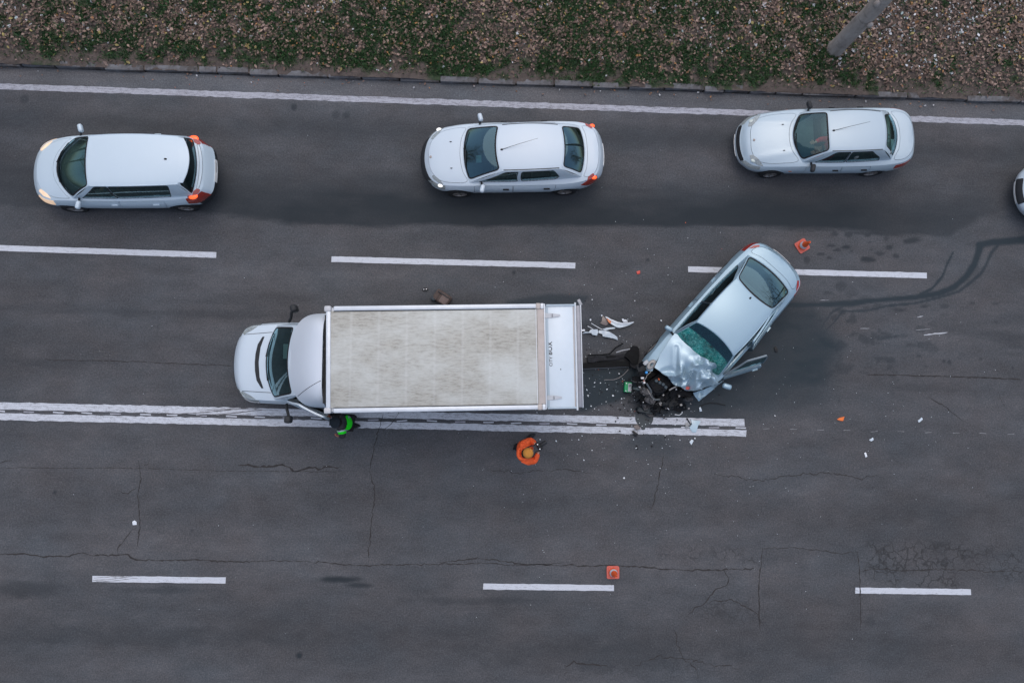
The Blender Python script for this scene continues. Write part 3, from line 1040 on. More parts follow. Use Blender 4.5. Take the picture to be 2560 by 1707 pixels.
def patch(mb, outer, holes, fmap, sign=1, step=.06, metric=(1, 1), off=0.0, lip=0.015, warp=None):
    """mesh a polygon with holes in a surface's own two parameters and map it into space"""
    mt = np.array(metric, float)
    rings = [densify(np.array(q) * mt, step) for q in [outer] + list(holes)]
    bpts = np.concatenate(rings)
    lo, hi = rings[0].min(0), rings[0].max(0)
    gx = np.arange(lo[0] + step * .5, hi[0], step)
    gy = np.arange(lo[1] + step * .43, hi[1], step)
    if len(gx) and len(gy):
        G = np.stack(np.meshgrid(gx, gy, indexing='ij'), -1).reshape(-1, 2)
        k = pip(G, rings[0])
        for h in rings[1:]: k &= ~pip(G, h)
        G = G[k]
        if len(G):
            keep = np.ones(len(G), bool)
            for c0 in range(0, len(bpts), 64):
                bb = bpts[c0:c0 + 64]
                keep &= (np.hypot(G[:, None, 0] - bb[None, :, 0], G[:, None, 1] - bb[None, :, 1]).min(1) > step * .5)
            G = G[keep]
    else:
        G = np.zeros((0, 2))
    allp = np.concatenate([bpts, G]) if len(G) else bpts
    edges, b = [], 0
    for q in rings:
        n = len(q)
        edges += [(b + i, b + (i + 1) % n) for i in range(n)]
        b += n
    res = delaunay_2d_cdt([Vector(p) for p in allp], edges, [], 0, 1e-6)
    vv = np.array([tuple(p) for p in res[0]])
    ff = np.array([f for f in res[2] if len(f) == 3])
    cen = vv[ff].mean(1)
    k = pip(cen, rings[0])
    for h in rings[1:]: k &= ~pip(cen, h)
    ff = ff[k]
    uv = vv / mt
    Pt = fmap(uv[:, 0], uv[:, 1])
    e = 1e-3
    du = fmap(uv[:, 0] + e / mt[0], uv[:, 1]) - fmap(uv[:, 0] - e / mt[0], uv[:, 1])
    dv = fmap(uv[:, 0], uv[:, 1] + e / mt[1]) - fmap(uv[:, 0], uv[:, 1] - e / mt[1])
    N = np.cross(du, dv) * sign
    N /= np.maximum(np.linalg.norm(N, axis=1), 1e-12)[:, None]
    Pt = Pt + N * off
    a, b_, c = (vv[ff[:, i]] for i in range(3))
    ar = (b_[:, 0] - a[:, 0]) * (c[:, 1] - a[:, 1]) - (b_[:, 1] - a[:, 1]) * (c[:, 0] - a[:, 0])
    fl = (ar * sign) < 0
    ff[fl] = ff[fl][:, ::-1]
    V = Pt
    F = [tuple(f) for f in ff]
    if lip > 0:
        ed = {}
        for f in ff:
            for i in range(3):
                p, q = f[i], f[(i + 1) % 3]
                if (q, p) in ed: del ed[(q, p)]
                else: ed[(p, q)] = 1
        used = sorted({p for q in ed for p in q})
        mp = {p: len(V) + i for i, p in enumerate(used)}
        V = np.concatenate([V, Pt[used] - N[used] * lip])
        F += [(q, p, mp[p], mp[q]) for (p, q) in ed]
    if warp is not None: V = warp(V)
    mb.add(V, F)
    return mb


class Car:
    """surfaces of one car in its own frame: +x forward, +y its left, z up"""
    def __init__(s, sp):
        s.sp = sp
        h = catmull(sp['half'], 14)
        h[:, 1] = np.maximum(h[:, 1], 0) * .972
        s.hx, s.hy = h[:, 0], h[:, 1]
        cl = np.concatenate([h, (h * [1, -1])[::-1][1:]])
        d = np.concatenate([[0], np.cumsum(np.hypot(*np.diff(cl, axis=0).T))])
        s.S = d[-1]
        m = 600
        q = np.linspace(0, s.S, m + 1)
        s.q = q
        s.ox = np.interp(q, d, cl[:, 0])
        s.oy = np.interp(q, d, cl[:, 1])
        tx, ty = np.gradient(s.ox), np.gradient(s.oy)
        L = np.hypot(tx, ty)
        s.nx, s.ny = ty / L, -tx / L
        for a in (s.nx, s.ny):   # smooth
            a[:] = np.convolve(np.concatenate([a[-9:-1], a, a[1:9]]), np.ones(9) / 9, 'same')[8:-8]
        s.halfS = s.S / 2
        k = q <= s.halfS + 1e-6
        s.lx, s.ls = s.ox[k], q[k]
        s.z0 = sp.get('z0', .19)
        im = int(np.argmax(s.hy))
        s.fx, s.fy = s.hx[:im + 1], np.maximum.accumulate(s.hy[:im + 1])
        s.rx, s.ry = s.hx[im:][::-1], np.maximum.accumulate(s.hy[im:][::-1])
        o = np.argsort(s.hx)
        s.wx, s.wy = s.hx[o], s.hy[o]

    def w(s, x):
        return np.maximum(np.interp(x, s.wx, s.wy), .03)

    def deck(s, x, y):
        x, y = np.asarray(x, float), np.asarray(y, float)
        W = s.sp['half_w']
        ay = np.abs(y)
        qe = np.maximum(1 - (np.interp(ay, s.fy, s.fx) - x) / .30, 1 - (x - np.interp(ay, s.ry, s.rx)) / .22)
        qq = np.clip(np.maximum(ay / s.w(x) if s.sp.get('flat') is None else 0, qe), 0, 1)
        z = interp_s(x + s.sp.get('bow', .05) * (y / W) ** 2, [p[0] for p in s.sp['zprof']], [p[1] for p in s.sp['zprof']])
        z = z - s.sp.get('drop', .05) * (ay / W) ** 2 - .045 * qq ** 6
        cr = s.sp.get('crease', 0)
        if cr:
            z = z + cr * np.exp(-((np.abs(y) - (.38 + .10 * (x - 1.0))) / .07) ** 2) * sstep(.7, 1.1, x) * sstep(2.1, 1.7, x)
        return z

    def deckmap(s):
        return lambda x, y: np.stack([x, y, s.deck(x, y)], -1)

    def band(s, ss, t):
        ss = np.mod(np.asarray(ss, float), s.S)
        t = np.asarray(t, float)
        x, y = np.interp(ss, s.q, s.ox), np.interp(ss, s.q, s.oy)
        nx, ny = np.interp(ss, s.q, s.nx), np.interp(ss, s.q, s.ny)
        zt = s.deck(x, y)
        z = s.z0 + t * (zt - s.z0)
        off = np.interp(t, [0, .12, .3, .5, .62, .75, .88, 1], [-.06, .005, .048, .066, .074, .068, .044, 0])
        fr = sstep(.75, 1.0, nx) * s.sp.get('nose', .05)
        rr_ = sstep(.75, 1.0, -nx) * s.sp.get('tailb', .06)
        bump = np.interp(t, [0, .1, .35, .6, .75, 1], [.2, .7, 1, .95, .35, 0])
        off = off + bump * (fr + rr_)
        return np.stack([x + nx * off, y + ny * off, z], -1)

    def s_of(s, x, side=1):
        v = np.interp(np.asarray(x, float), s.lx[::-1], s.ls[::-1])
        return v if side > 0 else s.S - v

    def t_of(s, x, z, side=1):
        ss = s.s_of(x, side)
        xx, yy = np.interp(ss, s.q, s.ox), np.interp(ss, s.q, s.oy)
        return (z - s.z0) / (s.deck(xx, yy) - s.z0)

    def side_poly(s, pts, side):
        return [(float(s.s_of(x, side)), float(min(s.t_of(x, z, side), .985))) for x, z in pts]

    # greenhouse
    def base(s, u):
        g = s.sp['gh']
        u = np.asarray(u, float)
        x = g['A'][0] + (g['C'][0] - g['A'][0]) * u
        y = g['A'][1] + (g['C'][1] - g['A'][1]) * u + g.get('sb', .03) * 4 * u * (1 - u)
        return x, y, s.deck(x, y) - .004

    def top(s, u):
        g = s.sp['gh']
        u = np.asarray(u, float)
        x = g['At'][0] + (g['Ct'][0] - g['At'][0]) * u
        y = g['At'][1] + (g['Ct'][1] - g['At'][1]) * u + g.get('stb', .02) * 4 * u * (1 - u)
        z = g['zf'] + (g['zr'] - g['zf']) * u + g.get('arch', .05) * 4 * u * (1 - u)
        return x, y, z

    def sidemap(s, side):
        def f(u, v):
            bx, by, bz = s.base(u)
            tx, ty, tz = s.top(u)
            b = s.sp['gh'].get('sbulge', .025) * 4 * v * (1 - v)
            return np.stack([bx + (tx - bx) * v, side * (by + (ty - by) * v + b), bz + (tz - bz) * v], -1)
        return f

    def roofmap(s):
        g = s.sp['gh']

        def f(u, w):
            x, y, z = s.top(u)
            k = 1 - w * w
            edge = .02 * (1 - np.clip((np.abs(w) - .85) / .15, 0, 1) ** 2) - .02
            return np.stack([x + (g.get('ft', .05) * (1 - u) - g.get('rt', .05) * u) * k, w * y, z + g.get('crown', .06) * k + edge * .6], -1)
        return f

    def wsmap(s):
        g = s.sp['gh']
        rm = s.roofmap()

        def f(a, v):
            x = g['A'][0] + g.get('fb', .1) * (1 - a * a)
            y = a * g['A'][1]
            z = s.deck(x, y) - .004
            T = rm(np.zeros_like(a), a)
            b = g.get('wbulge', .03) * 4 * v * (1 - v)
            return np.stack([x + (T[..., 0] - x) * v + b * .5, y + (T[..., 1] - y) * v, z + (T[..., 2] - z) * v + b], -1)
        return f

    def rwmap(s):
        g = s.sp['gh']
        rm = s.roofmap()

        def f(a, v):
            x = g['C'][0] - g.get('rb', .1) * (1 - a * a)
            y = a * g['C'][1]
            z = s.deck(x, y) - .004
            T = rm(np.ones_like(a), a)
            b = g.get('rbulge', .03) * 4 * v * (1 - v)
            return np.stack([x + (T[..., 0] - x) * v - b * .6, y + (T[..., 1] - y) * v, z + (T[..., 2] - z) * v + b], -1)
        return f


def wheel(root, car, loc, side, r, w=.2, steer=0, rimmat=None):
    key = ('wheel', r, w)
    if key not in MESH:
        prof = [(r * .60, -w / 2), (r * .90, -w / 2), (r * .98, -w * .36), (r, -w * .2), (r, w * .2), (r * .98, w * .36), (r * .90, w / 2), (r * .60, w / 2), (r * .60, -w / 2)]
        MESH[key] = MB().lathe(prof, 32).mesh('wheel', M['rubber'])
        mb = MB()
        mb.lathe([(0, w * .38), (r * .10, w * .40), (r * .12, w * .33), (r * .16, w * .30)], 20)
        for k in range(7):
            a = k * 2 * math.pi / 7
            mb.box((0, 0, 0), (r * .52, r * .13, .03), .008, M=Matrix.Rotation(a, 4, 'Z') @ Matrix.Translation((r * .34, 0, w * .34)))
        mb.lathe([(r * .52, w * .30), (r * .60, w * .46), (r * .625, w * .46), (r * .60, -w * .4)], 32)
        mb.lathe([(0, w * .05), (r * .58, w * .05)], 24)
        MESH[key + ('rim',)] = mb.mesh('rim', rimmat or M['rim'])
    o = link(bpy.data.objects.new('wheel', MESH[key]), root)
    o.location = loc
    o.rotation_euler = (R_(-90) * side, 0, R_(steer))
    o2 = link(bpy.data.objects.new('rim', MESH[key + ('rim',)]), o)
    return o


MESH = {}


def car_body(sp, root, skip=(), warp=None):
    """build the panels, glazing, lamps and cabin of a car under root"""
    c = Car(sp)
    g = sp['gh']
    pm = sp['paint']
    xf, xr, wr, ra = sp['xf'], sp['xr'], sp['wr'], sp['wr'] + .065
    dm, bmap = c.deckmap(), c.band
    BM = (1, .6)
    body = MB()
    # --- deck: fenders, scuttle, rear shelf around the openings
    outl = [(x, y) for x, y in zip(c.ox[:-1:4], c.oy[:-1:4])]
    us = np.linspace(0, 1, 14)
    bx, by, _ = c.base(us)
    aa = np.linspace(1, -1, 13)[1:-1]
    k_in = .965
    cab = [(x, y * k_in) for x, y in zip(bx, by)]
    cab += [(g['C'][0] - g.get('rb', .1) * (1 - a * a), a * g['C'][1] * k_in) for a in aa]
    cab += [(x, -y * k_in) for x, y in zip(bx[::-1], by[::-1])]
    cab += [(g['A'][0] + g.get('fb', .1) * (1 - a * a), a * g['A'][1] * k_in) for a in aa[::-1]]
    cc = np.array(cab)
    mid = cc.mean(0)
    cab = [tuple(mid + (p - mid) * .985) for p in cc]
    holes = [cab]
    if 'bonnet' in sp:
        bh = catmull(sp['bonnet'], 6)
        bon = [tuple(p) for p in bh] + [(x, -y) for x, y in bh[::-1] if abs(y) > 1e-4]
        holes.append(bon)
        if 'bonnet' not in skip:
            patch(MB_ := MB(), inset(bon, .008), [], dm, 1, .07, lip=.02, warp=warp)
            o = MB_.build('bonnet', pm, root)
            if sp.get('jets'):
                for y in (.33, -.33):
                    z = float(c.deck(sp['jets'], y))
                    MB().box((sp['jets'], y, z + .006), (.05, .022, .012), .004).build('washer_jet', M['black'], o)
            if sp.get('badge'):
                z = float(c.deck(sp['badge'], 0))
                MB().lathe([(0, z + .010), (.030, z + .008), (.034, z + .000)], 14, Matrix.Translation((sp['badge'], 0, 0))).build('badge', M['rim'], o)
    if 'boot' in sp:
        bh = catmull(sp['boot'], 6)
        bo = [tuple(p) for p in bh] + [(x, -y) for x, y in bh[::-1] if abs(y) > 1e-4]
        holes.append(bo)
        patch(MB_ := MB(), inset(bo, .008), [], dm, 1, .07, lip=.02, warp=warp)
        MB_.build(sp.get('boot_name', 'boot_lid'), pm, root)
    if 'deck_front_cut' in sp:
        xc = sp['deck_front_cut']
        outl = [(min(x, xc), y) for x, y in outl]
    patch(body, outl, holes, dm, 1, .06, lip=.012, warp=warp)
    # --- sides
    xfb, xrb = sp['xfb'], sp['xrb']
    for side in (1, -1):
        nm = 'L' if side > 0 else 'R'
        cut = sp.get('cut' + nm, xfb)
        lo = []
        xs_ = [cut]

        def arch(xw):
            pts = []
            for k in range(15):
                a = math.pi * k / 14
                pts.append((xw + ra * math.cos(a), max(wr + ra * math.sin(a) * 1.0, c.z0 + .0)))
            return pts
        poly = [(cut, None, 1.0)]
        bot = [(cut, c.z0)] if cut > xf + ra else []
        if cut > xf + ra: bot += arch(xf)
        elif cut > xf: bot += [(x, z) for x, z in arch(xf) if x < cut]
        bot += (arch(xr) if sp.get('rear_axle', True) else []) + [(xrb, c.z0)]
        lower = [(float(c.s_of(x, side)), float(max(0, c.t_of(x, z, side)))) for x, z in bot]
        n = 40
        upper = [(float(c.s_of(x, side)), 1.0) for x in np.linspace(xrb, cut, n)]
        dh = []
        for dn, pts in sp['doors'].items():
            pl = rounded(c.side_poly(pts, side), .05)
            dh.append(pl)
            if (dn + nm) in skip: continue
            m_ = np.array(BM)
            ins = inset(np.array(pl) * m_, .009) / m_
            patch(MB_ := MB(), ins, [], bmap, 1, .07, BM, lip=.02, warp=warp)
            d = MB_.build('door', pm, root)
            hx = sp['handles'][dn]
            ss = float(c.s_of(hx, side))
            hm = MB()
            sw = .075
            patch(hm, rounded([(ss - sw, .79), (ss + sw, .79), (ss + sw, .835), (ss - sw, .835)], .02), [], bmap, 1, .03, BM, off=.03, lip=.03)
            hm.build('handle', sp.get('handle_mat', pm), d)
        patch(body, lower + upper, dh, bmap, 1, .06, BM, lip=.015, warp=warp)
    # --- bumpers
    if 'front_bumper' not in skip:
        sf = float(c.s_of(xfb, 1)) - .005
        up = [(q, 1.0) for q in np.linspace(sf, -sf, 24)]
        patch(MB_ := MB(), [(-sf, 0.0), (sf, 0.0)] + up, [], bmap, 1, .06, BM, lip=.015, warp=warp)
        fbp = MB_.build('front_bumper', sp.get('fb_mat', pm), root)
        # grille, plate
        gw, g0, g1 = sp.get('grille', (.38, .62, .82))
        patch(MB_ := MB(), rounded([(-gw, g0), (gw, g0), (gw, g1), (-gw, g1)], .05), [], bmap, 1, .06, BM, off=.006, lip=.01)
        MB_.build('grille', sp.get('grille_mat', M['black']), root)
        patch(MB_ := MB(), rounded([(-.5, .04), (.5, .04), (.45, .22), (-.45, .22)], .05), [], bmap, 1, .06, BM, off=.005, lip=.01)
        MB_.build('air_intake', M['black'], fbp)
        patch(MB_ := MB(), [(-.26, .33), (.26, .33), (.26, .48), (-.26, .48)], [], bmap, 1, .08, BM, off=.012, lip=.012)
        MB_.build('number_plate', M['plate'], fbp)
    sr = float(c.s_of(xrb, 1)) + .005
    up = [(q, 1.0) for q in np.linspace(c.S - sr, sr, 24)]
    tsp = sp.get('rear_split', 0)
    if tsp:
        patch(MB_ := MB(), [(sr, 0.0), (c.S - sr, 0.0)] + [(q, tsp - .008) for q in np.linspace(c.S - sr, sr, 16)], [], bmap, 1, .06, BM, lip=.015, warp=warp)
        rb = MB_.build('rear_bumper', sp.get('rb_mat', pm), root)
        patch(body, [(q, tsp + .008) for q in np.linspace(sr, c.S - sr, 16)] + up, [], bmap, 1, .06, BM, lip=.015, warp=warp)
    else:
        patch(MB_ := MB(), [(sr, 0.0), (c.S - sr, 0.0)] + up, [], bmap, 1, .06, BM, lip=.015, warp=warp)
        rb = MB_.build('rear_bumper', pm, root)
    hS = c.S / 2
    patch(MB_ := MB(), [(hS - .26, .5), (hS + .26, .5), (hS + .26, .66), (hS - .26, .66)], [], bmap, 1, .08, BM, off=.012, lip=.012)
    MB_.build('number_plate', M['plate'], rb)
    # --- greenhouse frames
    LS = abs(g['A'][0] - g['C'][0])
    for side in (1, -1):
        mtr = (LS * .9, .5)
        panes = [rounded(np.array(p) * mtr, .05) / mtr for p in sp['panes']]
        patch(body, [(0, 0), (1, 0), (1, 1), (0, 1)], panes, c.sidemap(side), side, .06, mtr, lip=.03, warp=warp)
        for k, p in enumerate(panes):
            if ('pane%d%s' % (k, 'L' if side > 0 else 'R')) in skip: continue
            patch(MB_ := MB(), p, [], c.sidemap(side), side, .09, mtr, off=-.012, lip=.004)
            MB_.build('side_window', M[sp['side_glass']] if 'side_glass' in sp else M['glass_dark'] if sp.get('tint') else M['glass'], root)
            # seal round the pane
            pin = inset(np.array(p) * mtr, -.014) / mtr
            patch(MB_ := MB(), pin, [p], c.sidemap(side), side, .08, mtr, off=.004, lip=.008)
            MB_.build('window_seal', M['black'], root)
    W2 = g['A'][1]
    wsm = (W2, .8)
    wp = rounded(np.array(sp.get('wspane', [(-.93, .03), (.93, .03), (.93, .96), (-.93, .96)])) * wsm, .10) / wsm
    patch(body, [(-1, 0), (1, 0), (1, 1), (-1, 1)], [wp], c.wsmap(), 1, .06, wsm, lip=.02, warp=warp)
    if 'windscreen' not in skip:
        patch(MB_ := MB(), wp, [], c.wsmap(), 1, .07, wsm, off=-.006, lip=.005)
        MB_.build('windscreen', M[sp.get('glass', 'glass')], root)
        # black ceramic border and wipers
        pin = inset(np.array(wp) * wsm, .035) / wsm
        patch(MB_ := MB(), wp, [pin], c.wsmap(), 1, .07, wsm, off=-.003, lip=0)
        MB_.build('screen_border', M['black'], root)
        for (a0, a1, v0, v1) in ((.50, -.12, .05, .11), (-.15, -.80, .05, .10)):
            q = c.wsmap()(np.array([a0, (a0 + a1) / 2, a1]), np.array([v0, (v0 + v1) / 2 + .015, v1]))
            MB().tube([tuple(p + np.array([.01, 0, .018])) for p in q], .010, 6).build('wiper', M['black'], root)
    W3 = g['C'][1]
    rsm = (W3, .6)
    rp = rounded(np.array(sp.get('rwpane', [(-.9, .06), (.9, .06), (.9, .94), (-.9, .94)])) * rsm, .09) / rsm
    patch(body, [(-1, 0), (1, 0), (1, 1), (-1, 1)], [rp], c.rwmap(), -1, .06, rsm, lip=.02, warp=warp)
    patch(MB_ := MB(), rp, [], c.rwmap(), -1, .07, rsm, off=-.006, lip=.005)
    MB_.build('rear_window', M['glass_dark'] if sp.get('tint') else M[sp.get('glass', 'glass')], root)
    pin = inset(np.array(rp) * rsm, .03) / rsm
    patch(MB_ := MB(), rp, [pin], c.rwmap(), -1, .07, rsm, off=-.003, lip=0)
    MB_.build('screen_border', M['black'], root)
    # --- roof
    LR = abs(g['At'][0] - g['Ct'][0])
    rmt = (LR, g['At'][1])
    rm = c.roofmap()
    patch(MB_ := MB(), [(0, -.985), (1, -.985), (1, .985), (0, .985)], [], rm, -1, .07, rmt, lip=.02, warp=warp)
    roof = MB_.build('roof', pm, root)
    if sp.get('ditch'):
        for sg in (1, -1):
            q = rm(np.linspace(.03, .97, 14), np.full(14, sg * sp['ditch']))
            MB().tube([tuple(p + np.array([0, 0, -.002])) for p in q], .011, 6).build('roof_ditch_strip', M['black'], roof)
    if sp.get('antenna'):
        u, w_, L, dy = sp['antenna']
        q = rm(np.array([u]), np.array([w_]))[0]
        MB().ball(tuple(q), (.035, .022, .03)).build('antenna_base', M['black'], roof)
        if L: MB().tube([tuple(q), (q[0] - L * .5, q[1] + dy * .5, q[2] + .13), (q[0] - L, q[1] + dy, q[2] + .22)], [.006, .005, .003], 6).build('antenna', M['black'], roof)
    if sp.get('spoiler'):
        q0, q1, zt = sp['spoiler']
        mb = MB()
        n = 17
        W_ = g['Ct'][1] * .93
        vs, fs = [], []
        for i in range(n):
            a = -1 + 2 * i / (n - 1)
            p = rm(np.array([1.0]), np.array([a * .93]))[0]
            xx = q1 - (1 - a * a) * q0
            vs += [(p[0] + .10, p[1], p[2] + .012), (xx, p[1], p[2] - .015), (xx, p[1], p[2] - .045), (p[0] + .02, p[1], p[2] - .06)]
        for i in range(n - 1):
            for k in range(3): fs.append((4 * i + k, 4 * i + k + 1, 4 * (i + 1) + k + 1, 4 * (i + 1) + k))
        mb.add(vs, fs).build('spoiler', pm, roof)
    ob = body.build('body', pm, root)
    # --- lamps
    for nm, mat, kind, pl, extra in sp['lamps']:
        for side in (1, -1):
            mb = MB()
            if kind == 'deck':
                pp = [(x, y * side) for x, y in pl]
                patch(mb, rounded(pp, .05), [], dm, 1, .05, off=.006, lip=.015)
            elif kind == 'band':
                pp = [(float(c.s_of(x, side)), tt) for x, tt in pl]
                patch(mb, rounded(pp, .04), [], bmap, 1, .05, BM, off=.006, lip=.015)
            elif kind == 'both':
                dk, bd = pl
                patch(mb, rounded([(x, y * side) for x, y in dk], .03), [], dm, 1, .05, off=.006, lip=.012)
                patch(mb, rounded([(float(c.s_of(x, side)), tt) for x, tt in bd], .03), [], bmap, 1, .05, BM, off=.006, lip=.012)
            lo = mb.build(nm, M[mat], root)
            if extra:
                en, em, ex, ey, er = extra
                z = float(c.deck(ex, ey * side))
                if kind != 'deck':
                    z -= .02
                MB().ball((ex, ey * side, z), (er * 1.4, er, .03)).build(en, M[em], lo)
    # --- mirrors
    for side in (1, -1):
        if ('mirror' + ('L' if side > 0 else 'R')) in skip: continue
        mx, my, mz = sp['mirror']
        b = float(np.interp(mx, *[a[::1] for a in (c.base(us)[0][::-1], c.base(us)[1][::-1])]))
        mo = MB()
        mo.box((mx, (my) * side, mz), (.11, .20, .13), .045, rz=side * R_(-14 if sp.get('mirror_sweep', 1) else 0), seg=3)
        mo = mo.build('wing_mirror', sp.get('mirror_mat', pm), root)
        MB().tube([(mx + .02, (b - .02) * side, mz - .07), (mx + .01, (my - .09) * side, mz - .045)], .025, 8).build('mirror_arm', M['black'], mo)
    # --- wheels
    for (x, st_) in ((xf, sp.get('steer', 0)), (xr, 0))[:2 if sp.get('rear_axle', True) else 1]:
        for side in (1, -1):
            if ('wheelF%s' % ('L' if side > 0 else 'R')) in skip and x == xf: continue
            y = sp['track'] / 2
            wheel(root, c, (x, y * side, wr), side, wr, .195, st_)
    # --- underbody and cabin
    W = sp['half_w']
    x_a, x_c = g['A'][0], g['C'][0]
    ub = MB()
    if sp.get('rear_axle', True): ub.box(((xf + xr) / 2, 0, .30), (xf - xr - 2 * ra - .02, W * 2 - .12, .2), .02)
    if 'underfront' not in skip: ub.box((xf + .05, 0, .42), (1.1, W * 2 - .62, .36), .02)
    if sp.get('rear_axle', True): ub.box((xr - .1, 0, .42), (1.0, W * 2 - .62, .36), .02)
    ub.build('underbody', M['black'], root)
    zb = float(c.deck(x_a - .5, 0))
    cb = MB()
    cb.box(((x_a + x_c) / 2, 0, .44), (x_a - x_c - .1, W * 2 - .3, .04))
    for side in (1, -1): cb.box(((x_a + x_c) / 2 - .1, side * (W - .13), .62), (x_a - x_c - .45, .05, .40), .02)
    cb.box((x_c + .22, 0, zb - .08), (.42, W * 2 - .42, .04), .01)
    cb.build('cabin_floor', M['cabin'], root)
    da = MB()
    fbv = g.get('fb', .1)
    zd = float(c.deck(x_a + fbv * .8, 0)) - .06
    da.box((x_a + fbv * .4 - .16, 0, zd - .11), (.40 + fbv * .7, g['A'][1] * 2 - .12, .22), .06)
    da.build('dashboard', M['dash'], root)
    sx = sp.get('seat_x', x_a - 1.15)
    for y in (.37, -.37):
        if sp.get('van'): break
        s_ = MB().box((sx + .22, y, .56), (.52, .50, .18), .07, seg=3).box((sx - .10, y, .86), (.16, .50, .62), .07, M=None, seg=3).box((sx - .13, y, 1.20), (.11, .27, .17), .05, seg=3)
        s_.build('seat', M['seat'], root)
    if not sp.get('van'): MB().box((sx - .62, 0, .56), (.50, W * 2 - .4, .18), .07).box((sx - .92, 0, .85), (.16, W * 2 - .42, .6), .07).build('rear_seat', M['seat'], root)
    mw = MB()
    Mx = Matrix.Translation((x_a - .52, .37, zb + .0)) @ Matrix.Rotation(R_(-62), 4, 'Y')
    n = 20
    for k in range(n):
        pass
    mw.tube([Mx @ Vector((.18 * math.cos(2 * math.pi * k / n), .18 * math.sin(2 * math.pi * k / n), 0)) for k in range(n + 1)], .016, 6, cap=False)
    mw.box((0, 0, 0), (.10, .34, .03), .01, M=Mx)
    mw.build('steering_wheel', M['black'], root)
    return c


# ------------------------------------------------------------------ the four passing cars
PAINT_W1 = paint('white_car_paint', (0.50, 0.60, 0.67))
PAINT_W2 = paint('white_saloon_paint', (0.50, 0.58, 0.645))
PAINT_S = paint('silver_car_paint', (0.42, 0.51, 0.57), .2)
PAINT_B = paint('pale_blue_silver_paint', (0.275, 0.395, 0.475), .40)

SALOON = dict(
    paint=PAINT_W2, half_w=.81,
    half=[(2.17, 0), (2.13, .30), (2.02, .54), (1.80, .70), (1.35, .775), (.6, .80), (-.6, .81), (-1.3, .80), (-1.75, .735), (-2.0, .60), (-2.10, .36), (-2.14, 0)],
    zprof=[(2.2, .66), (2.05, .76), (1.7, .865), (1.2, .955), (.8, .985), (0, .97), (-1.2, 1.0), (-1.7, 1.035), (-2.0, 1.03), (-2.15, .99)], drop=.06, bow=.10,
    gh=dict(A=(1.10, .70), C=(-1.64, .64), At=(.30, .575), Ct=(-1.10, .55), fb=.14, rb=.12, ft=.09, rt=.06, zf=1.375, zr=1.385, arch=.05, crown=.055, sb=.035, stb=.025),
    bonnet=[(1.30, 0), (1.25, .40), (1.14, .66), (1.40, .685), (1.75, .62), (1.95, .46), (2.05, .25), (2.08, 0)],
    boot=[(-1.80, 0), (-1.77, .40), (-1.70, .62), (-1.86, .62), (-2.00, .50), (-2.07, .25), (-2.09, 0)],
    xf=1.345, xr=-1.29, wr=.305, xfb=1.78, xrb=-1.74, track=1.47,
    doors=dict(front=[(.98, .34), (.03, .34), (.03, .99), (.98, .99)], rear=[(.02, .34), (-.80, .34), (-.98, .55), (-1.02, .75), (-1.02, .99), (.02, .99)]),
    handles=dict(front=.20, rear=-.80), handle_mat=M['black'],
    panes=[[(.06, .10), (.42, .10), (.30, .90), (.09, .90)], [(.47, .10), (.77, .10), (.84, .38), (.86, .90), (.36, .90)]],
    lamps=[('headlight', 'lamp', 'both', ([(1.72, .70), (1.84, .65), (1.97, .54), (2.01, .46), (1.95, .45), (1.80, .59)], [(1.68, .74), (1.68, .985), (1.99, .985), (2.06, .76)]), ('lamp_bulb', 'lamp_white', 1.80, .70, .05)),
           ('tail_light', 'tail', 'both', ([(-1.78, .72), (-1.90, .66), (-1.97, .60), (-1.93, .55), (-1.80, .64)], [(-1.62, .84), (-1.80, .985), (-2.0, .985), (-2.02, .60), (-1.85, .60)]), ('tail_bulb', 'tail_on', -1.955, .645, .05))],
    glass='glass_sky', mirror=(.78, .885, 1.0), jets=1.52, badge=2.02, ditch=.955, antenna=(.06, .12, .85, -.18), tint=False, grille_mat=M['trim'], grille=(.62, .60, .97))

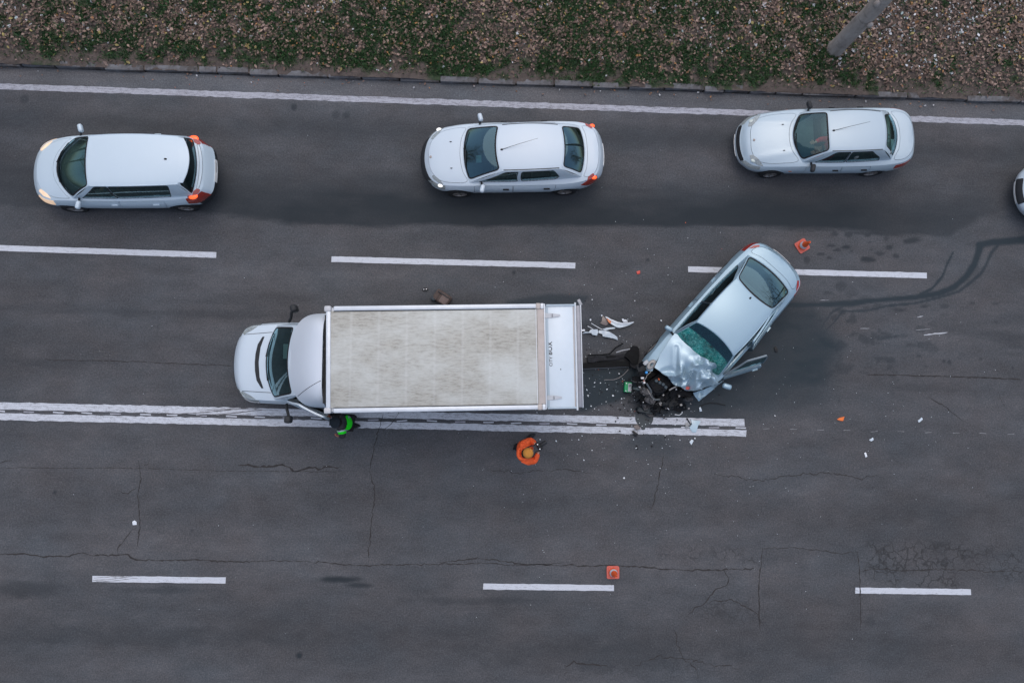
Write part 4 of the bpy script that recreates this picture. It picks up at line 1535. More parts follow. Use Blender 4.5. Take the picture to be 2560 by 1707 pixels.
MPV = dict(
    paint=PAINT_W1, half_w=.82,
    half=[(2.10, 0), (2.07, .30), (1.97, .56), (1.72, .73), (1.2, .80), (.4, .825), (-.8, .825), (-1.4, .80), (-1.8, .73), (-1.98, .58), (-2.04, .34), (-2.06, 0)],
    zprof=[(2.12, .72), (1.95, .84), (1.6, .955), (1.3, 1.03), (.9, 1.06), (0, 1.03), (-1.2, 1.03), (-1.7, 1.06), (-1.95, 1.04), (-2.06, .99)], drop=.06, bow=.16, tailb=.10,
    gh=dict(A=(1.02, .745), C=(-1.78, .70), At=(.40, .60), Ct=(-1.62, .575), fb=.42, rb=.13, ft=.02, rt=.15, zf=1.53, zr=1.52, arch=.05, crown=.055, sb=.03, stb=.03),
    bonnet=[(1.50, 0), (1.44, .30), (1.22, .62), (1.12, .735), (1.50, .69), (1.80, .53), (1.95, .27), (1.98, 0)],
    boot=[(-1.945, 0), (-1.93, .30), (-1.88, .55), (-1.94, .53), (-2.00, .30), (-2.02, 0)], boot_name='tailgate',
    xf=1.30, xr=-1.385, wr=.315, xfb=1.74, xrb=-1.80, track=1.50, rear_split=.62, rb_mat=M['trim'],
    doors=dict(front=[(.92, .36), (.0, .36), (.0, 1.02), (.92, 1.02)], rear=[(-.01, .36), (-.85, .36), (-1.04, .6), (-1.08, .8), (-1.08, 1.02), (-.01, 1.02)]),
    handles=dict(front=.12, rear=-.86),
    panes=[[(.07, .07), (.37, .07), (.215, .93), (.07, .93)], [(.385, .07), (.82, .07), (.885, .93), (.23, .93)]],
    rwpane=[(-.97, .03), (.97, .03), (.96, .90), (-.96, .90)], wspane=[(-.97, .03), (.97, .03), (.97, .97), (-.97, .97)],
    lamps=[('headlight', 'lamp_warm', 'both', ([(1.60, .715), (1.80, .63), (1.93, .50), (1.86, .46), (1.68, .60)], [(1.56, .74), (1.56, .985), (1.95, .985), (1.99, .68)]), None),
           ('tail_light', 'tail', 'both', ([(-1.66, .775), (-1.80, .725), (-1.93, .63), (-1.97, .56), (-1.90, .53), (-1.78, .63), (-1.66, .70)], [(-1.60, .70), (-1.60, .985), (-1.97, .985), (-2.0, .60), (-1.8, .56)]), ('tail_bulb', 'tail_on', -1.78, .70, .085))],
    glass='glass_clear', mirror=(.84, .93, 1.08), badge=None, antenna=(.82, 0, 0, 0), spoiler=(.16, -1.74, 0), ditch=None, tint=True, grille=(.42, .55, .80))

HATCH = dict(
    paint=PAINT_S, half_w=.76,
    half=[(2.13, 0), (2.10, .28), (2.0, .52), (1.78, .655), (1.3, .72), (.6, .75), (-.6, .76), (-1.3, .75), (-1.75, .70), (-1.98, .58), (-2.08, .34), (-2.12, 0)],
    zprof=[(2.16, .56), (2.02, .66), (1.6, .80), (1.1, .90), (.75, .935), (0, .92), (-1.2, .96), (-1.7, 1.0), (-2.0, .985), (-2.12, .94)], drop=.06, bow=.12, crease=.02,
    gh=dict(A=(.73, .635), C=(-1.48, .61), At=(.20, .51), Ct=(-1.12, .485), fb=.25, rb=.17, ft=.01, rt=.03, zf=1.315, zr=1.315, arch=.05, crown=.05, sb=.03, stb=.025),
    bonnet=[(1.04, 0), (.98, .34), (.84, .60), (1.3, .63), (1.65, .585), (1.84, .47), (1.93, .25), (1.94, 0)],
    boot=[(-1.70, 0), (-1.66, .34), (-1.55, .60), (-1.80, .60), (-1.97, .46), (-2.05, .24), (-2.07, 0)], boot_name='tailgate',
    xf=1.34, xr=-1.27, wr=.285, xfb=1.74, xrb=-1.70, track=1.36,
    doors=dict(front=[(.62, .32), (-.30, .32), (-.30, .92), (.62, .92)], rear=[(-.31, .32), (-.82, .32), (-.98, .52), (-1.02, .7), (-1.02, .92), (-.31, .92)]),
    handles=dict(front=-.16, rear=-.88), handle_mat=M['black'],
    panes=[[(.12, .08), (.465, .08), (.385, .92), (.13, .92)], [(.49, .08), (.86, .08), (.88, .45), (.78, .92), (.41, .92)]],
    rwpane=[(-.92, .05), (.92, .05), (.80, .92), (-.80, .92)],
    lamps=[('headlight', 'lamp', 'both', ([(1.64, .665), (1.78, .62), (1.93, .50), (1.98, .37), (1.90, .36), (1.76, .50)], [(1.70, .80), (1.70, .985), (2.03, .985), (2.06, .74)]), ('lamp_bowl', 'lamp_pale', 1.87, .50, .055)),
           ('tail_light', 'tail', 'band', [(-1.62, .70), (-1.62, .93), (-1.98, .93), (-2.0, .70)], None),
           ('side_repeater', 'amber', 'band', [(1.0, .70), (.92, .70), (.92, .75), (1.0, .75)], None)],
    glass='glass_clear', mirror=(.50, .80, .93), mirror_mat=M['trim'], jets=1.18, badge=1.86, ditch=.97, antenna=(.06, .02, .80, -.13), tint=False, grille=(.44, .70, .93))


def wiggle(sp, **kw):
    q = dict(sp)
    q.update(kw)
    return q


TRAFFIC = 'cars passing in the lane beside the verge'
for (nm, lab, cat, sp, loc, head) in (
        ('people_carrier', 'white people carrier with lit orange rear lamps, leftmost on the road', 'car', MPV, (-8.90, 5.52), -177.69),
        ('saloon_car', 'white saloon with dark door handles, passing between the people carrier and silver hatchback', 'car', SALOON, (.555, 6.21), -176.85),
        ('hatchback', 'silver hatchback with dark mirrors, driven by someone in red, nearest the kerb', 'car', HATCH, (8.43, 6.91), -177.25),
        ('car', 'pale car only its nose showing at the right edge of the photo', 'car', wiggle(SALOON, paint=PAINT_W2, badge=None, antenna=None, grille=(.3, .5, .9)), (15.70, 5.88), -178)):
    o = empty(nm, (loc[0], loc[1], 0), R_(head))
    tag(o, lab, cat, TRAFFIC)
    car_body(sp, o)
    if nm == 'saloon_car':
        SAL = o
    if nm == 'hatchback': HAT = o
    if nm == 'people_carrier': MPVO = o


# ================================================================== BOX TRUCK
TRK = empty('box_truck', (-1.9694, 1.0, 0), R_(-178.93))
tag(TRK, 'white box truck with dirty beige roof, cab door and rear hatch open', 'truck')
PAINT_T = paint('white_truck_paint', (0.52, 0.60, 0.665), dust_top=.7)
VAN = dict(
    paint=PAINT_T, half_w=.95, van=True, rear_axle=False, z0=.28,
    half=[(3.92, 0), (3.89, .34), (3.80, .60), (3.62, .84), (3.2, .90), (2.5, .92), (1.7, .92), (1.42, .90), (1.36, .80), (1.35, .4), (1.35, 0)],
    zprof=[(3.95, .96), (3.78, 1.09), (3.4, 1.21), (3.1, 1.30), (2.9, 1.34), (2.2, 1.35), (1.35, 1.35)], drop=.05, bow=.10,
    gh=dict(A=(2.90, .86), C=(1.46, .88), At=(2.22, .77), Ct=(1.46, .82), fb=.23, rb=.0, ft=.11, rt=0, zf=2.20, zr=2.24, arch=.02, crown=.06, sb=.02, stb=.02, wbulge=.04),
    xf=2.98, xr=-1.35, wr=.335, xfb=3.45, xrb=1.40, track=1.62,
    doors=dict(front=[(2.58, .42), (1.55, .42), (1.55, 1.33), (2.58, 1.33)]), handles=dict(front=1.66), handle_mat=M['black'],
    panes=[[(.14, .05), (.92, .05), (.92, .93), (.10, .93)]],
    wspane=[(-.96, .03), (.96, .03), (.955, .94), (-.955, .94)], rwpane=[(-.6, .4), (.6, .4), (.6, .8), (-.6, .8)],
    lamps=[('headlight', 'lamp', 'both', ([(3.36, .86), (3.60, .83), (3.74, .70), (3.70, .66), (3.5, .76)], [(3.30, .74), (3.30, .985), (3.78, .985), (3.82, .74)]), None)],
    mirror=(2.5, 1.2, 1.6), badge=None, tint=False, grille=(.5, .55, .82))
vc = car_body(VAN, TRK, skip=('mirrorL', 'mirrorR', 'frontL', 'pane0L', 'underfront'))
vdm = vc.deckmap()
slot = [(3.17, -.60), (3.255, -.35), (3.29, 0), (3.255, .35), (3.16, .60), (3.21, .60), (3.33, .42), (3.375, .2), (3.385, 0), (3.375, -.2), (3.33, -.42), (3.22, -.60)]
patch(MB_ := MB(), slot, [], vdm, 1, .05, off=.004, lip=.01)
MB_.build('bonnet_vent', M['trim'], TRK)
for yy in (.70, -.70):
    crease_ = [(x, yy * (1 + .08 * (3.0 - x)), float(vc.deck(x, yy * (1 + .08 * (3.0 - x)))) + .002) for x in np.linspace(3.70, 2.98, 8)]
    MB().tube(crease_, .006, 5).build('bonnet_seam', M['black'], TRK)
# seats in the cab
for y in (.42, -.1, -.5):
    MB().box((2.05, y, .95), (.5, .44, .16), .06).box((1.74, y, 1.3), (.15, .44, .65), .06).box((1.72, y, 1.70), (.1, .26, .18), .05).build('seat', M['seat'], TRK)
MB().box((2.55, -.25, 1.372), (.30, .34, .008)).build('paper', M['plate'], TRK)


def open_door(cr, root, dn, hinge, ang, pm, pane, side=1, frame_mat=None, gl=None):
    """a door swung on a vertical hinge line: skin, inner card, window frame and glass"""
    ca, sa = math.cos(R_(ang)), math.sin(R_(ang))

    def wp(V):
        x, y = V[:, 0] - hinge[0], V[:, 1] - hinge[1]
        return np.stack([hinge[0] + x * ca - y * sa, hinge[1] + x * sa + y * ca, V[:, 2]], -1)
    BM = (1, .6)
    pl = rounded(cr.side_poly(cr.sp['doors'][dn], side), .05)
    ins = inset(np.array(pl) * BM, .006) / BM
    patch(MB_ := MB(), ins, [], cr.band, 1, .07, BM, lip=.08, warp=wp)
    d = MB_.build('door', pm, root)
    patch(MB_ := MB(), ins, [], cr.band, -1, .07, BM, off=.08, lip=.0, warp=wp)
    MB_.build('door_card', M['trim'], d)
    ss = float(cr.s_of(cr.sp['handles'][dn], side))
    patch(MB_ := MB(), rounded([(ss - .075, .79), (ss + .075, .79), (ss + .075, .835), (ss - .075, .835)], .02), [], cr.band, 1, .03, BM, off=.03, lip=.03, warp=wp)
    MB_.build('handle', cr.sp.get('handle_mat', pm), d)
    if pane is not None:
        LS = abs(cr.sp['gh']['A'][0] - cr.sp['gh']['C'][0])
        mtr = (LS * .9, .5)
        p = rounded(np.array(pane) * mtr, .05) / mtr
        big = inset(np.array(p) * mtr, -.035) / mtr
        big[:, 1] = np.clip(big[:, 1], 0, 1)
        patch(MB_ := MB(), big, [p], cr.sidemap(side), side, .06, mtr, off=.03, lip=.04, warp=wp)
        MB_.build('window_frame', frame_mat or pm, d)
        patch(MB_ := MB(), p, [], cr.sidemap(side), side, .09, mtr, off=.012, lip=.004, warp=wp)
        MB_.build('window_pane', gl or M['glass'], d)
    return d, wp


dd, wpt = open_door(vc, TRK, 'front', (2.60, .95), -22, PAINT_T, VAN['panes'][0])
# big mirrors on long arms
for (pts, c, rz) in (([(2.60, -.95, 1.30), (2.52, -1.03, 1.45), (2.48, -1.12, 1.6), (2.42, -1.19, 1.66)], (2.40, -1.21, 1.68), 18),
                     ([(2.60, .97, 1.30), (2.56, 1.08, 1.45), (2.50, 1.17, 1.58), (2.47, 1.28, 1.62)], (2.47, 1.31, 1.64), -8)):
    a_ = MB().tube(pts, .035, 8).build('mirror_arm', M['trim'], TRK)
    h_ = MB().box(c, (.15, .17, .30), .05, rz=R_(rz), seg=3).build('wing_mirror', M['trim'], a_)
    h_['label'] = 'dark mirror housing on its long arm'
# wind deflector over the cab
def fair(u, a):
    q = a * math.pi / 2
    ex = 1.55 + .78 * np.sign(np.cos(q)) * np.abs(np.cos(q)) ** .62
    ey = 1.045 * np.sign(np.sin(q)) * np.abs(np.sin(q)) ** .80
    ez = 2.25 - .10 * np.abs(a) ** 3
    rx = np.full_like(a, 1.50)
    ry = a * 1.05
    rz = 2.30 + .57 * (1 - np.abs(a) ** 6)
    k = np.sin(u * math.pi / 2)
    return np.stack([ex + (rx - ex) * u, ey + (ry - ey) * u, ez + (rz - ez) * k], -1)


fm = (.9, 1.3)
patch(MB_ := MB(), [(0, -1), (1, -1), (1, 1), (0, 1)], [], fair, -1, .06, fm, lip=.02)
fw = paint('deflector_plastic', (0.545, 0.595, 0.655), rough=.5, coat=.2, dust_top=.23)
fo = MB_.build('wind_deflector', fw, TRK)
q = fair(np.linspace(.06, .98, 14), np.linspace(.52, .44, 14))
MB().tube([tuple(p) for p in q], .006, 5).build('seam', M['trim'], fo)
MB().box((1.465, .0, 2.0), (.05, 1.9, 1.5)).build('bulkhead', M['black'], TRK)

# the box, which sits a touch skew on its chassis
BX = Matrix.Translation((1.43, .025, 0)) @ Matrix.Rotation(R_(1.22), 4, 'Z')
t = NT('grimy_box_roof')
v = t.coord()
st1 = t.noise(t.coord((.6, 2.6, 1)), 8.5, 8, .78)
st2 = t.noise(t.coord((1.3, 1.0, 1)), 2.0, 6, .7)
st3 = t.noise(t.coord((.5, 2, 1)), 26, 4, .75)
big = t.noise(t.coord((.6, 1, 1)), 1.1, 5, .6)
c = t.mix(t.ramp(big, [(.38, 0), (.62, 1)]), (0.50, 0.52, 0.495), (0.40, 0.395, 0.355))
k = t.math('MULTIPLY', t.ramp(st1, [(.46, 0), (.68, 1)]), t.ramp(big, [(.40, .05), (.62, 1)]))
c = t.mix(k, c, (0.20, 0.195, 0.165))
c = t.mix(t.math('MULTIPLY', t.ramp(st3, [(.52, 0), (.72, 1)]), .5), c, (0.30, 0.285, 0.25))
wv = t.n('TexWave', wave_type='BANDS', bands_direction='X')
wv.inputs['Scale'].default_value = .53
wv.inputs['Distortion'].default_value = .15
t.l(v, wv.inputs['Vector'])
c = t.mix(t.math('MULTIPLY', t.ramp(wv.outputs['Fac'], [(.965, 0), (1, 1)]), .16), c, (0.60, 0.61, 0.60))
t.set(Base_Color=c, Roughness=.7)
t.bump(st3, .25, .004)
MRF = t.m
MBX = paint('box_wall', (0.60, 0.63, 0.66), rough=.4, coat=.3, dust_top=1.1)
mrail = plain('roof_rail_alu', (0.56, 0.60, 0.64), .35, .15, .08, 5)
mcap = plain('corner_cap_plastic', (0.47, 0.48, 0.50), .5, 0, .08, 6)
mtape = plain('rear_frame_beige', (0.42, 0.375, 0.345), .6, 0, .12, 6)
MB().box((-2.345, 0, 1.925), (4.66, 2.22, 1.95), .03, M=BX).build('box_body', MBX, TRK)
MB().box((-2.33, 0, 2.912), (4.44, 2.05, .05), .004, M=BX).build('box_roof', MRF, TRK)
for y in (1.083, -1.083):
    MB().box((-2.36, y, 2.905), (4.36, .105, .12), .03, M=BX).build('roof_rail', mrail, TRK)
    MB().box((-2.36, y * .942, 2.94), (4.36, .012, .008), 0, M=BX).build('rail_seal', M['trim'], TRK)
MB().box((-.075, 0, 2.905), (.10, 2.06, .12), .025, M=BX).build('front_rail', mrail, TRK)
for y in (1.08, -1.08):
    MB().box((-.06, y, 2.91), (.15, .13, .14), .035, M=BX).build('corner_cap', mcap, TRK)
    MB().box((-4.55, y, 2.91), (.10, .13, .14), .02, M=BX).build('corner_cap', mtape, TRK)
    MB().box((-4.635, y, 2.905), (.07, .12, .13), .012, M=BX).build('corner_cap', mrail, TRK)
MB().box((-4.60, 0, 2.925), (.15, 2.03, .07), .012, M=BX).build('rear_frame', mtape, TRK)
MB().box((-4.685, 0, 2.90), (.025, 2.26, .15), .008, M=BX).build('rear_edge', mrail, TRK)
MB().box((-4.50, 0, 2.942), (.012, 2.03, .006), 0, M=BX).build('roof_seam', mrail, TRK)
# hatch swung up level behind the box
mh = plain('hatch_panel_white', (0.53, 0.61, 0.67), .4, 0, .04, 3, coat=.3)
mst = plain('hatch_shade_and_frame', (0.36, 0.44, 0.50), .55, 0, .06, 4)  # blue-grey for the painted hinge shade and the side frames
hb = MB().box((-5.03, 0, 2.82), (.65, 2.19, .045), .006, M=BX).build('rear_hatch', mh, TRK)
MB().box((-4.735, 0, 2.845), (.07, 2.16, .012), .003, M=BX).build('hatch_shade_strip', mst, hb)  # shadow beside the hinge line, put in as a bluish coloured strip
for y in (1.105, -1.105): MB().box((-5.045, y, 2.83), (.65, .045, .075), .01, M=BX).build('hatch_frame', mst, hb)
MB().tube([BX @ Vector((-5.360, y, 2.855)) for y in np.linspace(-1.16, 1.16, 5)], .021, 10).build('hatch_bar', mrail, hb)
MB().box((-5.32, 0, 2.845), (.02, 2.17, .01), .003, M=BX).build('hatch_strip', mtape, hb)
MB().box((-5.425, 0, 2.81), (.085, 2.20, .06), .01, M=BX).build('hatch_edge', plain('grey_channel', (0.24, 0.25, 0.28), .45, .3), hb)
MB().box((-5.485, 0, 2.79), (.02, 2.22, .08), .005, M=BX).build('hatch_lip', mrail, hb)
MB().box((-5.47, -1.17, 2.80), (.07, .14, .03), .01, rz=R_(25), M=BX).build('hatch_bracket', plain('grey_bracket', (0.30, 0.31, 0.33), .5, .3), hb)
for y in (.885, -.885):
    MB().prism([(-4.70, y - .052), (-4.70, y + .052), (-4.86, y + .045), (-5.03, y + .018), (-5.03, y - .018), (-4.86, y - .045)], 2.846, 2.862).build('hinge', plain('hinge_steel', (0.33, 0.36, 0.40), .4, .4), hb).matrix_local = BX
    MB().box((-4.86, y, 2.868), (.02, .07, .012), .004, M=BX).build('hinge_pin', plain('hinge_pin', (0.16, 0.17, 0.19), .5, .4), hb)
MB().box((-5.02, .28, 2.844), (.018, .028, .006), .002, M=BX).build('rivet', M['trim'], hb)
# lettering on the hatch, reading up the picture
mt = plain('black_lettering', (0.02, 0.022, 0.025), .5)
for (txt, size, off, dx, bold) in (('CITY', .09, -.215, 0, .001), ('BOX', .13, .03, 0, .0025)):
    cu = bpy.data.curves.new('lettering', 'FONT')
    cu.body = txt
    cu.size = size
    cu.offset = bold
    cu.extrude = .001
    cu.space_character = 1.12
    to = bpy.data.objects.new('lettering', cu)
    COL.objects.link(to)
    bpy.context.view_layer.update()
    me = bpy.data.meshes.new_from_object(to.evaluated_get(bpy.context.evaluated_depsgraph_get()))
    bpy.data.objects.remove(to)
    me.materials.clear()
    me.materials.append(mt)
    lo = link(bpy.data.objects.new('lettering', me), hb)
    lo.matrix_local = BX @ Matrix.Translation((-4.84, -off, 2.845)) @ Matrix.Rotation(R_(-90), 4, 'Z')
# chassis and rear wheels
ch = MB()
for y in (.40, -.40): ch.box((-.8, y, .78), (5.6, .09, .18), .01)
for x in (.9, -.6, -1.9, -3.1): ch.box((x, 0, .86), (.09, 2.1, .12), .01)
ch.box((-3.2, 0, .55), (.12, 2.1, .14), .02)
ch.box((1.9, 0, .6), (1.4, 1.3, .4), .05)
ch.tube([(-1.35, -.75, .36), (-1.35, .75, .36)], .07, 10)
ch.build('chassis', M['black'], TRK)
for s_ in (1, -1):
    wheel(TRK, None, (-1.35, .86 * s_, .335), s_, .335, .195)
    wheel(TRK, None, (-1.35, .63 * s_, .335), s_, .335, .195)
for y in (.92, -.92): MB().box((-3.3, y, .72), (.05, .22, .12), .015, M=BX).build('tail_light', M['tail'], TRK)

# ================================================================== THE WRECK
WRK = empty('wrecked_saloon', (5.8028, 2.2108, 0), R_(228.9))
tag(WRK, 'pale blue silver saloon slewed across the lane, its front torn off and bonnet crumpled', 'car')
SEDAN = dict(
    paint=PAINT_B, half_w=.86,
    half=[(2.42, 0), (2.38, .35), (2.25, .62), (2.0, .79), (1.4, .845), (.6, .86), (-.6, .86), (-1.2, .85), (-1.65, .82), (-1.93, .745), (-2.06, .55), (-2.12, .28), (-2.14, 0)],
    zprof=[(2.45, .66), (2.2, .80), (1.7, .90), (1.2, .965), (.8, .985), (0, .96), (-1.2, .99), (-1.7, 1.03), (-2.0, 1.02), (-2.12, .97)], drop=.06, bow=.12,
    gh=dict(A=(1.13, .755), C=(-1.60, .685), At=(.60, .595), Ct=(-.83, .575), fb=.07, rb=.09, ft=-.09, rt=-.10, zf=1.385, zr=1.385, arch=.05, crown=.06, sb=.055, stb=.03, wbulge=.03),
    boot=[(-1.76, 0), (-1.75, .40), (-1.69, .66), (-1.82, .68), (-1.96, .58), (-2.05, .30), (-2.085, 0)],
    xf=1.56, xr=-1.12, wr=.32, xfb=2.03, xrb=-1.62, track=1.52, cutR=2.2, cutL=1.2, deck_front_cut=1.225,
    doors=dict(front=[(1.04, .34), (.05, .34), (.05, .98), (1.04, .98)], rear=[(.04, .34), (-.66, .34), (-.80, .52), (-.86, .75), (-.86, .98), (.04, .98)]),
    handles=dict(front=.22, rear=-.62),
    panes=[[(.035, .04), (.39, .04), (.375, .93), (.045, .93)], [(.405, .04), (.87, .04), (.94, .5), (.91, .93), (.39, .93)]],
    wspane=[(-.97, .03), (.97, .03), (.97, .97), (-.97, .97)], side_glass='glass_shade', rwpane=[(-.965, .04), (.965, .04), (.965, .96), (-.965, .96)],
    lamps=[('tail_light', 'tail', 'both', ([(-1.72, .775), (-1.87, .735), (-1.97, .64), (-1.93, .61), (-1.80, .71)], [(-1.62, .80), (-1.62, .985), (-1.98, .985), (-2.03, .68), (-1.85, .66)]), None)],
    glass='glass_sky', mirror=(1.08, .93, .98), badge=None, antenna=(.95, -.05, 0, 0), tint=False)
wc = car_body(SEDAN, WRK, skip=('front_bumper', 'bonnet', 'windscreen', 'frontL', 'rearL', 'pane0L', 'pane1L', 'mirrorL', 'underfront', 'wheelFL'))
# crazed windscreen, bowed in
t = NT('crazed_windscreen')
v = t.coord()
vo = t.n('TexVoronoi', feature='DISTANCE_TO_EDGE')
vo.inputs['Scale'].default_value = 16
nz = t.n('TexNoise')
nz.inputs['Scale'].default_value = 4.5
nz.inputs['Detail'].default_value = 5
t.l(v, nz.inputs['Vector'])
vm = t.n('VectorMath', operation='MULTIPLY_ADD')
t.l(nz.outputs['Color'], vm.inputs[0])
vm.inputs[1].default_value = (.45, .45, .45)
t.l(v, vm.inputs[2])
t.l(vm.outputs[0], vo.inputs['Vector'])
crz = t.ramp(vo.outputs['Distance'], [(.0, 1), (.10, 0)])
mass = t.noise(v, 2.6, 6, .75)
m2 = t.ramp(mass, [(.36, 0), (.64, 1)])
c = t.mix(m2, (0.004, 0.030, 0.034), (0.015, 0.26, 0.24))
c = t.mix(t.math('MULTIPLY', crz, m2), c, (0.20, 0.58, 0.56))
t.set(Base_Color=c, Roughness=.25)
t.bump(t.math('ADD', crz, mass), .6, .02)
MCZ = t.m
wsm = (.72, .8)
wpn = rounded(np.array(SEDAN['wspane']) * wsm, .06) / wsm


def wsag(V):
    d = .05 * np.exp(-((V[:, 0] - 1.0) ** 2 / .03 + (V[:, 1] - .2) ** 2 / .2)) + .02 * (fbm(V[:, 0], V[:, 1], 7, .25, .25, 3) - .5)
    V = V.copy()
    V[:, 2] -= d
    return V


patch(MB_ := MB(), wpn, [], wc.wsmap(), 1, .04, wsm, off=-.004, lip=.005, warp=wsag)
wso = MB_.build('windscreen', MCZ, WRK)
wso['label'] = 'green crazed windscreen, bowed in'
patch(MB_ := MB(), [(-.96, .66), (.96, .66), (.96, .965), (-.96, .965)], [], wc.wsmap(), 1, .07, wsm, off=.004, lip=0, warp=wsag)
MB_.build('sun_band', M['glass_dark'], WRK)
# right front wing that kept its shape
wing = [(x, -float(wc.w(x))) for x in np.linspace(1.16, 2.2, 12)] + [(2.08, -.52), (1.9, -.60), (1.55, -.66), (1.16, -.70)]
patch(MB_ := MB(), wing, [], wc.deckmap(), 1, .05, lip=.02)
MB_.build('wing_top', PAINT_B, WRK)


# crumpled bonnet
def ridged(x, y, seed, s):
    return 1 - np.abs(2 * fbm(x, y, seed, s, s, 2) - 1) * 2.2


bon = [(1.07, -.75), (1.3, -.73), (1.67, -.66), (2.00, -.55), (1.97, -.37), (1.97, -.14), (1.95, .1), (1.91, .25), (1.87, .39), (1.75, .55), (1.58, .66), (1.30, .80), (1.16, .78), (1.07, .70), (1.03, .57), (1.03, .34), (1.09, .06), (1.09, -.14), (1.06, -.44), (1.04, -.66)]


def bonz(x, y):
    m = sstep(-.30, .25, y + .35 * (x - 1.5))
    z = 1.0 - .10 * sstep(1.2, 2.0, x)
    z = z + .20 * np.exp(-((x - 1.33 - .1 * y) ** 2 / .07 + (y - .25) ** 2 / .30))
    ca, sa = math.cos(.6), math.sin(.6)
    u, w = x * ca + y * sa, -x * sa + y * ca
    z = z + m * (.27 * (ridged(u * 1.0, w * .45, 501, .36) - .3) + 0.20 * (ridged(w, u * .55, 507, .21) - .3) + .035 * (ridged(u * .5, w, 513, .12) - .3))
    # one long dent from the undamaged corner to the fold
    dl, _ = dist_poly(x, y, [(1.30, -.50), (1.62, -.22), (1.75, .10)])
    z = z + (1 - m) * .04 * np.exp(-(dl / .09) ** 2) - .05 * np.exp(-(dl / .05) ** 2)
    z = z - .25 * sstep(.45, .85, y) * sstep(1.1, 1.6, x) - .10 * sstep(1.8, 2.0, x) * sstep(-.2, .3, y)
    return z


patch(MB_ := MB(), bon, [], lambda x, y: np.stack([x, y, bonz(x, y)], -1), 1, .024, lip=.02)
bo_ = MB_.build('bonnet', paint('bent_bonnet_paint', (0.34, 0.46, 0.54), .40, .36), WRK, ang=55)
bo_['label'] = 'crumpled bonnet folded up against the windscreen'
# left front wing, torn and folded
lw = [(1.12, .90), (1.45, .88), (1.82, .84), (1.80, .70), (1.76, .60), (1.62, .68), (1.5, .74), (1.25, .82)]
patch(MB_ := MB(), lw, [], lambda x, y: np.stack([x, y, .86 - .30 * sstep(1.1, 1.8, x) - .5 * np.maximum(y - .84, 0) + .10 * (ridged(x, y, 521, .22) - .4)], -1), 1, .03, lip=.02)
MB_.build('torn_wing', PAINT_B, WRK, ang=40)
# doors on the left: front one wide open, rear one sprung
d1, wp1 = open_door(wc, WRK, 'front', (1.06, .87), -30, PAINT_B, SEDAN['panes'][0], gl=M['glass_dark'], frame_mat=plain('grey_frame', (0.16, 0.20, 0.23), .4, .2))
d2, wp2 = open_door(wc, WRK, 'rear', (-.86, .87), 5, PAINT_B, SEDAN['panes'][1], gl=M['glass_dark'])
mi = MB().box((1.17, 1.03, .98), (.13, .22, .14), .05, rz=R_(25), seg=3).build('wing_mirror', PAINT_B, d1)
# engine bay
eb = [(1.15, -.74), (1.5, -.72), (2.2, -.78), (2.38, -.55), (2.45, -.2), (2.40, .2), (2.15, .42), (1.8, .6), (1.3, .74), (1.1, .6)]
patch(MB_ := MB(), eb, [], lambda x, y: np.stack([x, y, .40 - .12 * sstep(2.0, 2.5, x) + .22 * (fbm(x, y, 541, .3, .3, 4) - .5)], -1), 1, .05, lip=.25)
MB_.build('engine_bay', plain('oily_black', (0.008, 0.009, 0.010), .5, 0, .5, 14), WRK, ang=25)
iR = np.array(WRK.matrix_basis.inverted()) if False else None
_hr = R_(228.9)


def wl(px, py, z):
    """traced point of the wreck in the wreck's own frame"""
    p = P(px, py, z)
    dx, dy = p[0] - 5.8028, p[1] - 2.2108
    return Vector((dx * math.cos(_hr) + dy * math.sin(_hr), -dx * math.sin(_hr) + dy * math.cos(_hr), z))


e7 = lambda x, y, z: wl(1560 + x * .1148, 900 + y * .1148, z)
K = dict(grey=plain('grey_casting', (0.075, 0.075, 0.08), .6, .0, .4, 14, spec=.15), dk=plain('engine_plastic', (0.007, 0.008, 0.010), .5, 0, .5, 16, spec=.08), mid=plain('sooty_metal', (0.020, 0.023, 0.026), .5, 0, .5, 14, spec=.12),
         pale=plain('pale_alloy', (0.26, 0.255, 0.25), .45, .3, .3, 14), blue=plain('blue_cap', (0.01, 0.24, 0.60), .4), red=plain('red_cover', (0.42, 0.05, 0.05), .5), org=plain('orange_plug', (0.6, 0.10, 0.02), .5), white=plain('white_connector', (0.6, 0.61, 0.63), .5))


def lump(name, c, size, mat, rz=0, seed=1, amp=.25):
    """a broken, knocked-about solid"""
    b = bmesh.new()
    bmesh.ops.create_cube(b, size=1.0)
    bmesh.ops.bevel(b, geom=list(b.edges), offset=.12, segments=2, affect='EDGES')
    bmesh.ops.subdivide_edges(b, edges=list(b.edges), cuts=1)
    r = random.Random(seed)
    for vv in b.verts:
        n = Vector((r.uniform(-1, 1), r.uniform(-1, 1), r.uniform(-1, 1))) * amp * .25
        vv.co = vv.co + n
    Tm = Matrix.Translation(c) @ Matrix.Rotation(rz, 4, 'Z') @ Matrix.Diagonal((*size, 1))
    return MB().bm(b, Tm).build(name, mat, WRK, ang=30)


